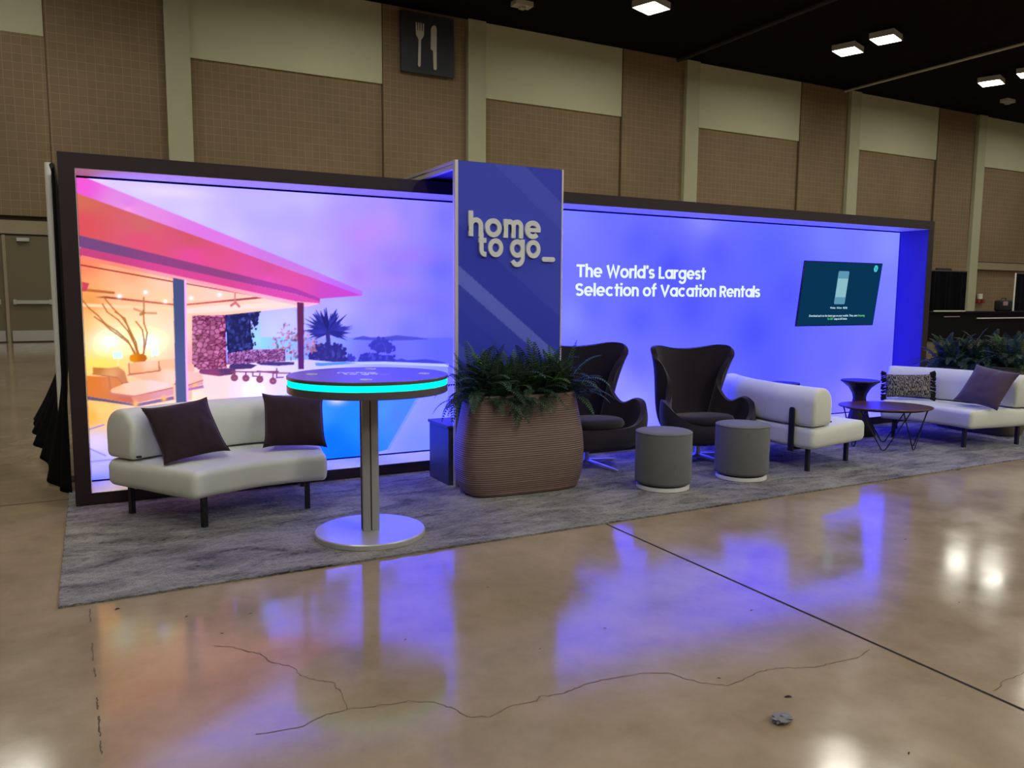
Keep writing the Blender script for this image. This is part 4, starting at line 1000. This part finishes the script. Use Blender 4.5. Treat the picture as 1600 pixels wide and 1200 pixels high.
# ------------------------------------------------------------------ egg chairs
RIM = [(0, .335, .365), (.17, .345, .372), (.30, .335, .40), (.40, .275, .475), (.45, .185, .565), (.432, .075, .592), (.345, -.005, .548), (.278, -.075, .655), (.285, -.095, .77), (.345, -.095, .89), (.425, -.10, .985), (.432, -.145, 1.06), (.33, -.215, 1.078), (.16, -.27, 1.05), (0, -.29, 1.038)]
def catmull(P, sub):
    out = []
    n = len(P)
    for i in range(n):
        p0, p1, p2, p3 = (Vector(P[(i+k) % n]) for k in (-1, 0, 1, 2))
        for s in range(sub):
            t = s/sub
            out.append(.5*((2*p1)+(p2-p0)*t+(2*p0-5*p1+4*p2-p3)*t*t+(3*p1-p0-3*p2+p3)*t**3))
    return out
def egg_chair(label, loc, rz):
    t = thing('egg_chair', label, 'armchair', loc, rz, 'charcoal wing chairs')
    loop = RIM+[(-x, y, z) for x, y, z in RIM[-2:0:-1]]
    rim = catmull(loop, 5); n = len(rim); K = 16; v = []; f = []
    B = Vector((0, -.02, .195))
    for j in range(K+1):
        s = j/K
        for P in rim:
            up = max(0, min(1, (P.z-.55)/.45)); up = up*up*(3-2*up)
            dirn = Vector((P.x, P.y+.02, 0)); dl = dirn.length; dn = dirn/dl
            side = abs(P.x)/.43
            # lower control: out along the bowl; upper control: below the rim, pushed back for the tall back
            c1 = Vector((P.x*1.02, (P.y*1.05 if P.y > 0 else P.y-.02), .185))*(1-up)+Vector((P.x*.95, -.36, .15))*up
            c2 = Vector((P.x*1.10, P.y*1.10, P.z-.17 if P.z < .62 else .45))*(1-up)+Vector((P.x*.60, P.y-.055, .62))*up
            v.append(B*(1-s)**3+c1*3*s*(1-s)**2+c2*3*s*s*(1-s)+P*s**3)
    for j in range(K):
        for i in range(n):
            k = (i+1) % n
            if j == 0: f.append((i, K and n+i, n+k)) if False else f.append((i, k, n+k, n+i))
            else: f.append((j*n+i, j*n+k, (j+1)*n+k, (j+1)*n+i))
    sh = mesh_obj('shell', [tuple(q) for q in v], f, M['egg'], t, True)
    bm = bmesh.new(); bm.from_mesh(sh.data); bmesh.ops.remove_doubles(bm, verts=bm.verts, dist=1e-4); bmesh.ops.recalc_face_normals(bm, faces=bm.faces); bm.to_mesh(sh.data); bm.free()
    md = sh.modifiers.new('thick', 'SOLIDIFY'); md.thickness = .052; md.offset = 0
    md = sh.modifiers.new('bev', 'BEVEL'); md.width = .017; md.segments = 3; md.limit_method = 'ANGLE'; md.angle_limit = R(55)
    md = sh.modifiers.new('sub', 'SUBSURF'); md.levels = 1; md.render_levels = 1
    sh.data.polygons.foreach_set('use_smooth', [True]*len(sh.data.polygons))
    # seat pad
    pad = [( .29*math.copysign(abs(math.cos(a))**.75, math.cos(a)), .06+.255*math.copysign(abs(math.sin(a))**.75, math.sin(a))) for a in [2*PI*i/48 for i in range(48)]]
    v = []; f = []
    prof = [(.80, .345), (.93, .352), (1.0, .38), (1.0, .402), (.95, .428), (.85, .440), (.55, .447), (.2, .449)]
    for s, z in prof: v += [(x*s, .06+(y-.06)*s, z+.05*(y-.06)*1.0-.004) for x, y in pad]
    for j in range(len(prof)-1):
        for i in range(48):
            k = (i+1) % 48; f.append((j*48+i, j*48+k, (j+1)*48+k, (j+1)*48+i))
    f += [tuple(range(47, -1, -1)), tuple((len(prof)-1)*48+i for i in range(48))]
    MB().add(v, f).build('seat_cushion', M['egg'], t, smooth=True, angle=80)
    MB().lathe([(.135, .172), (.15, .186), (.15, .198), (.10, .205)], 32).build('mounting_plate', M['steel'], t, smooth=True)
    MB().lathe([(.032, .012), (.032, .05), (.024, .07), (.022, .175)], 24).build('swivel_column', M['steel'], t, smooth=True)
    for k in range(4):
        a = k*PI/2+R(22)
        m = MB().add([(.02, -.022, .055), (.02, .022, .055), (.02, .022, .03), (.02, -.022, .03), (.37, -.012, .016), (.37, .012, .016), (.37, .012, .0), (.37, -.012, .0)], [(0, 1, 5, 4), (1, 2, 6, 5), (2, 3, 7, 6), (3, 0, 4, 7), (0, 3, 2, 1), (4, 5, 6, 7)])
        m.xf(Matrix.Rotation(a, 4, 'Z')).build('foot', M['steel'], t, bevel=.004, seg=2)
    return t
    return t
egg_chair('charcoal egg-shaped armchair half hidden behind the brown planter', (3.985, -.405, CZ), R(262-90))
egg_chair('charcoal egg-shaped armchair behind the two grey stools', (5.07, -.625, CZ), R(261-90)).scale = (.96, .96, .97)

# ------------------------------------------------------------------ drum stools
def drum(label, x, y):
    t = thing('drum_stool', label, 'stool', (x, y, CZ), 0, 'grey drum stools')
    p = [(.205, .045), (.217, .052), (.220, .07), (.220, .425), (.217, .442), (.205, .452), (.17, .457), (.08, .460)]
    MB().lathe(p, 64).build('upholstered_body', M['ott'], t, smooth=True, angle=60)
    MB().tube([(.2175*math.cos(2*PI*i/64), .2175*math.sin(2*PI*i/64), .443) for i in range(64)], .004, 6, True).build('piping', M['ott'], t, smooth=True)
    MB().lathe([(.185, .02), (.185, .048)], 48).build('plinth', M['blacksteel'], t)
    MB().lathe([(.203, 0), (.207, .003), (.207, .027), (.203, .03)], 64).build('base_ring', M['whiteband'], t, smooth=True)
drum('grey drum stool with white base nearest the brown planter', 4.08, -1.355)
drum('grey drum stool with white base in front of the middle sofa', 4.893, -1.37)

# ------------------------------------------------------------------ oval coffee table
EA, EB, EP = .45, .355, R(-33)
ct = thing('coffee_table', 'low oval walnut table on black zigzag wire legs', 'coffee table', (7.19, -.99, CZ), EP)
def ell(s, z, n=64): return [(EA*s*math.cos(2*PI*i/n), EB*s*math.sin(2*PI*i/n), z) for i in range(n)]
v = []; f = []; rings = [(.90, .395), (.985, .403), (1.0, .409), (1.0, .413), (.99, .418), (.5, .418)]
for s_, z_ in rings: v += ell(s_, z_)
for j in range(len(rings)-1): f += [(j*64+i, j*64+(i+1) % 64, (j+1)*64+(i+1) % 64, (j+1)*64+i) for i in range(64)]
f += [tuple(range(63, -1, -1)), tuple(5*64+i for i in range(64))]
MB().add(v, f).build('tabletop', M['walnut'], ct, smooth=True)
for k in range(6):
    a0 = 2*PI*k/6+.25; pp = []
    for da, s_, z_ in ((-.62, .88, .394), (-.06, .72, .012), (-.02, .72, .0065), (.02, .72, .0065), (.06, .72, .012), (.62, .88, .394)):
        a = a0+da; pp.append((EA*s_*math.cos(a), EB*s_*math.sin(a), z_))
    MB().tube(pp, .006, 8).build('leg', M['wire'], ct, smooth=True)
MB().tube([(EA*.84*math.cos(2*PI*i/48), EB*.84*math.sin(2*PI*i/48), .390) for i in range(48)], .0055, 6, True).build('top_ring', M['wire'], ct, smooth=True)

# ------------------------------------------------------------------ pedestal side tables
def hourglass(label, x, y, h, r):
    t = thing('side_table', label, 'side table', (x, y, CZ), 0, 'dark pedestal side tables')
    k = h/.62
    MB().lathe([(r*.98, .60*k), (r, .605*k), (r, .615*k), (r*.985, .62*k)], 8 and 48).build('tabletop', M['darkwood'], t, smooth=True)
    MB().lathe([(r*.95, 0), (r*.95, .02*k), (r*.80, .10*k), (r*.56, .20*k), (r*.40, .34*k), (r*.35, .42*k), (r*.40, .47*k), (r*.60, .54*k), (r*.96, .60*k)], 10).build('pedestal', M['darkwood'], t, smooth=True, angle=25)
hourglass('dark hourglass side table behind the oval walnut table', 7.55, -.40, .605, .20)
hourglass('dark side table whose top just shows over the back of the middle sofa', 6.60, -.21, .600, .16)

# ------------------------------------------------------------------ high table with light strip
ht = thing('high_table', 'round dark bar table with a glowing teal rim strip on a silver post', 'bar table', (1.635, -1.530, CZ))
MB().lathe([(.335, 0), (.340, .003), (.340, .030), (.334, .036)], 96).build('base', M['base'], ht, smooth=True)
c = MB().box(-.05, .05, -.05, .05, .036, .90)
c.xf(Matrix.Rotation(R(-9), 4, 'Z')).build('post', M['column'], ht, bevel=.004, seg=2)
MB().box(-.055, -.0485, -.004, .004, .04, .90).box(-.004, .004, -.052, -.0485, .04, .90).xf(Matrix.Rotation(R(-9), 4, 'Z')).build('post_groove', M['blacksteel'], ht)
MB().box(-.075, .075, -.075, .075, .892, .904).xf(Matrix.Rotation(R(-9), 4, 'Z')).build('mounting_plate', M['column'], ht)
MB().lathe([(.478, .904), (.484, .908), (.484, .948), (.482, .950)], 128).build('lower_disc', M['tabletop'], ht, smooth=True)
MB().lathe([(.480, .950), (.480, .986)], 128).build('light_strip', M['glow'], ht, smooth=True)
tt = MB().lathe([(.482, .986), (.485, .988), (.485, 1.004), (.482, 1.007)], 128).build('tabletop', M['tabletop'], ht, smooth=True)
mk = MB()
def flat_text(mb, s, x0, x1, yb, em, z):
    m2 = MB(); lettering(m2, s, x0, x1, yb, em, 0, .0008, sw=.152, gap=.07, space=.2)
    mb.add([(x, z_, z+.0008-y) for x, y, z_ in m2.v], m2.f)
flat_text(mk, 'home', -.20, .04, .01, .12, 1.007); flat_text(mk, 'to go', -.16, .05, -.075, .12, 1.007)
mk.add([(.06, -.085, 1.0078), (.12, -.085, 1.0078), (.12, -.068, 1.0078), (.06, -.068, 1.0078)], [(0, 1, 2, 3)])
mk.xf(Matrix.Translation((.02, .03, 0)) @ Matrix.Rotation(R(-18), 4, 'Z')).build('logo_print', M['pad'], tt)
for k, a in enumerate((70, 160, 250, 340)):
    m = MB(); cx, cy = .34*math.cos(R(a)), .34*math.sin(R(a))
    m.tube([(cx+.032*math.cos(2*PI*i/24), cy+.032*math.sin(2*PI*i/24), 1.007) for i in range(24)], .0035, 6, True)
    m.box(cx-.012, cx+.012, cy-.004, cy+.004, 1.0065, 1.008)
    m.build('charging_mark', M['pad'], tt)

# ------------------------------------------------------------------ planters and ferns
def planter(label, x, y, rz, m, a_=.485, b_=.205):
    t = thing('planter', label, 'planter', (x, y, CZ), rz, 'tapered ribbed planters')
    n = 112; v = []; f = []
    ctrl = [(0, .90, .90), (.012, .945, .945), (.04, .985, .985), (.10, 1.03, 1.04), (.20, 1.06, 1.08), (.30, 1.065, 1.08), (.42, 1.05, 1.05), (.55, 1.0, .98), (.66, .955, .92), (.735, .92, .87), (.755, .91, .86)]
    zs_ = np.concatenate([np.linspace(0, .745, 46*4+1), [.752, .757, .755, .70, .66]])
    for i, z in enumerate(zs_):
        sa = np.interp(min(z, .755), [q[0] for q in ctrl], [q[1] for q in ctrl]); sb = np.interp(min(z, .755), [q[0] for q in ctrl], [q[2] for q in ctrl])
        rib = -.0042*(.5+.5*math.cos(2*PI*z/.0163)) if (i <= 46*4 and z > .03) else 0
        ins = 0 if i <= 46*4 else (.004, .012, .03, .04, .045)[i-46*4-1]
        for k in range(n):
            an = 2*PI*k/n; ca, sa_ = math.cos(an), math.sin(an); e = .55
            ex, ey = math.copysign(abs(ca)**e, ca), math.copysign(abs(sa_)**e, sa_)
            v.append((ex*(a_*sa+rib-ins), ey*(b_*sb+rib-ins), z))
    for j in range(len(zs_)-1):
        for k in range(n):
            l = (k+1) % n; f.append((j*n+k, j*n+l, (j+1)*n+l, (j+1)*n+k))
    f.append(tuple(range(n-1, -1, -1)))
    MB().add(v, f).build('shell', m, t, smooth=True, angle=70)
    v = [(math.copysign(abs(math.cos(2*PI*k/n))**.55, math.cos(2*PI*k/n))*(a_*.91-.045), math.copysign(abs(math.sin(2*PI*k/n))**.55, math.sin(2*PI*k/n))*(b_*.86-.045), .68) for k in range(n)]
    MB().add(v, [tuple(range(n))]).build('soil', M['soil'], t)
    return t
def fern(label, x, y, z, seed, spread=(0.16, .09), nf=105, rz=0., lmin=.22, lmax=.52, group=None):
    rn = random.Random(seed)
    t = thing('fern', label, 'fern', (x, y, z), rz, group)
    v, f, tone = [], [], []
    for k in range(nf):
        az = rn.uniform(0, 2*PI); el = R(rn.uniform(30, 86)); ln = rn.uniform(lmin, lmax)
        p = Vector((rn.uniform(-spread[0], spread[0]), rn.uniform(-spread[1], spread[1]), 0)); d = Vector((math.cos(az)*math.cos(el), math.sin(az)*math.cos(el), math.sin(el)))
        N = 24; step = ln/N; br = rn.random()
        base_c = Vector((.016, .042, .024)) if br < .55 else (Vector((.028, .066, .034)) if br < .9 else Vector((.06, .15, .035)))
        base_c = base_c*rn.uniform(.7, 1.3); sag = rn.uniform(2.2, 4.6)*(1.0 if el < 1.1 else .75)
        rows = [p.copy()]; dirs = [d.copy()]
        for i in range(N):
            d = (d+Vector((0, 0, -1))*sag*step*(.6+1.6*i/N)).normalized(); p = p+d*step; rows.append(p.copy()); dirs.append(d.copy())
        side0 = d.cross(Vector((0, 0, 1)))
        for i in range(1, N+1):
            q, d = rows[i], dirs[i]; s = d.cross(Vector((0, 0, 1)))
            s = s.normalized() if s.length > .05 else side0.normalized()
            up = s.cross(d).normalized(); tt_ = i/N
            pl = .064*(math.sin(PI*min(1, tt_*.86+.10))**.8)*(ln/.48)*rn.uniform(.85, 1.1)
            wd = .0085*(ln/.48)
            for sg in (1, -1):
                tip = q+s*sg*pl+d*pl*.35-up*pl*.18; mid = q+s*sg*pl*.5+d*pl*.12+up*pl*.04
                n0 = len(v); v += [tuple(q-d*wd*.5), tuple(mid-d*wd), tuple(tip), tuple(mid+d*wd)]
                f.append((n0, n0+1, n0+2, n0+3)); tone += [base_c*(.9+.3*tt_)]*4
            n0 = len(v); a = rows[i-1]
            v += [tuple(a-s*.0022), tuple(a+s*.0022), tuple(q+s*.0018), tuple(q-s*.0018)]; f.append((n0, n0+1, n0+2, n0+3)); tone += [base_c*.8]*4
    o = mesh_obj('fronds', v, f, M['fern'], t)
    at = o.data.color_attributes.new('leaf_tone', 'FLOAT_COLOR', 'POINT')
    at.data.foreach_set('color', np.array([(c.x, c.y, c.z, 1) for c in tone], np.float32).ravel())
    return t
planter('large brown ribbed planter in front of the blue logo panel', 3.04, -.905, R(-2.5), M['planter'])
FG = 'ferns in the brown planter'
fern('dark green fern spilling over the left end of the brown planter', 2.74, -.905, .69, 1, (.10, .08), 130, group=FG)
fern('dark green fern in the middle of the brown planter', 3.03, -.905, .69, 2, (.14, .08), 130, lmax=.52, group=FG)
fern('dark green fern at the right end of the brown planter beside the egg chair', 3.33, -.905, .69, 3, (.10, .08), 130, group=FG)
planter('taupe planter behind the right-hand sofa', 9.06, -.80, R(86), M['planter2'])
FG2 = 'ferns in the taupe planter'
fern('dark fern nearest the light wall in the planter behind the right-hand sofa', 8.93, -.52, .69, 4, (.06, .10), 150, group=FG2, lmax=.50)
fern('dark fern in the middle of the planter behind the right-hand sofa', 9.07, -.78, .69, 5, (.08, .12), 130, group=FG2, lmax=.54)
fern('dark fern at the near end of the planter behind the right-hand sofa', 9.10, -1.10, .69, 6, (.08, .12), 130, group=FG2, lmax=.56)

# ------------------------------------------------------------------ black drape and white pole at the left end
dp = thing('side_drape', 'black cloth hanging behind the left end of the light wall', 'drape')
n, m_ = 90, 40; v = []; f = []
for i in range(n+1):
    s = i/n; y = .485+s*1.9
    for j in range(m_+1):
        q = j/m_; z = 2.40*(1-q)+(.004+.36*max(0, s-.12))*q; fl_ = max(0, (q-.66)/.34)**1.15
        x = -.03-.016*min(1, s*8)-.010*math.sin(s*42)*(1+1.4*q)-fl_*(min(1, s/.10)*(.07+.26*s)+.030*math.sin(s*31+.6)*min(1, s*6))
        v.append((x, y+.02*math.sin(s*31)*q, z))
for i in range(n):
    for j in range(m_):
        a = i*(m_+1)+j; f.append((a, a+1, a+m_+2, a+m_+1))
o = mesh_obj('cloth', v, f, M['drape'], dp, True)
md = o.modifiers.new('thick', 'SOLIDIFY'); md.thickness = .006
MB().rod((-.045, .49, 2.41), (-.045, 2.4, 2.41), .018).build('rail', M['blacksteel'], dp)
po = thing('drape_upright', 'white upright pole beside the black cloth at the left end', 'pole', (-.088, 1.02, 0))
MB().rod((0, 0, .008), (0, 0, 2.50), .024, 12).build('tube', M['pole'], po, smooth=True)
MB().box(-.10, .10, -.10, .10, 0, .008).build('base_plate', M['blacksteel'], po)

# ------------------------------------------------------------------ litter on the floor
bm = bmesh.new(); bmesh.ops.create_icosphere(bm, subdivisions=3, radius=.03)
for q in bm.verts:
    d = noise.noise(q.co*60)*.012+noise.noise(q.co*130)*.010
    q.co = q.co*(1+d*45); q.co.z *= .38; q.co.x *= 1.25
zmin = min(q.co.z for q in bm.verts)
me = bpy.data.meshes.new('crumpled_scrap'); bm.to_mesh(me); bm.free(); me.materials.append(M['scrap'])
o = bpy.data.objects.new('crumpled_scrap', me); COL.objects.link(o); o.location = (2.255, -4.300, -zmin)
tag(o, 'crumpled grey scrap lying on the concrete near the bottom right', 'litter')
def flake(label, x, y, s, rz, z=.0):
    o = MB().add([(-s, -s*.3, .001), (0, -s*.45, .006), (s, -s*.1, .001), (s*.6, s*.4, .004), (-s*.5, s*.35, .002), (0, 0, .008), (0, 0, .0005)], [(0, 1, 5), (1, 2, 5), (2, 3, 5), (3, 4, 5), (4, 0, 5), (1, 0, 6), (2, 1, 6), (3, 2, 6), (4, 3, 6), (0, 4, 6)]).build('floor_flake', M['flake'])
    o.location = (x, y, 0); o.rotation_euler = (0, 0, rz); tag(o, label, 'litter', 'dark flakes on the concrete')
flake('dark flake on the concrete just behind the crumpled grey scrap', 2.409, -4.183, .016, -.6)
flake('tiny dark crumb on the concrete at the bottom right corner side', 2.475, -4.638, .007, .3)
flake('dark flake on the concrete just off the front left of the carpet', .197, -2.108, .013, .2)

rs = random.Random(21)
spots = [(2.28, -3.95, .006), (1.78, -3.40, .007), (1.30, -3.05, .006), (.75, -2.45, .009), (.60, -2.62, .006), (.48, -2.35, .010), (1.05, -4.05, .009), (2.9, -3.5, .008), (3.9, -3.9, .008), (2.15, -3.35, .006), (1.9, -2.65, .007), (4.6, -3.1, .009)]
for k, (x, y, s) in enumerate(spots):
    o = MB().add([(-s*1.6, -s*.3, .0006), (0, -s*.5, .003), (s*1.5, 0, .0006), (s*.2, s*.5, .002), (0, 0, .0002)], [(0, 1, 3), (1, 2, 3), (1, 0, 4), (2, 1, 4), (3, 2, 4), (0, 3, 4)]).build('floor_speck', M['flake'])
    o.location = (x, y, 0); o.rotation_euler = (0, 0, rs.uniform(-1.2, 1.2)); tag(o, 'tiny dark speck of litter on the polished concrete', 'speck', 'specks on the concrete')
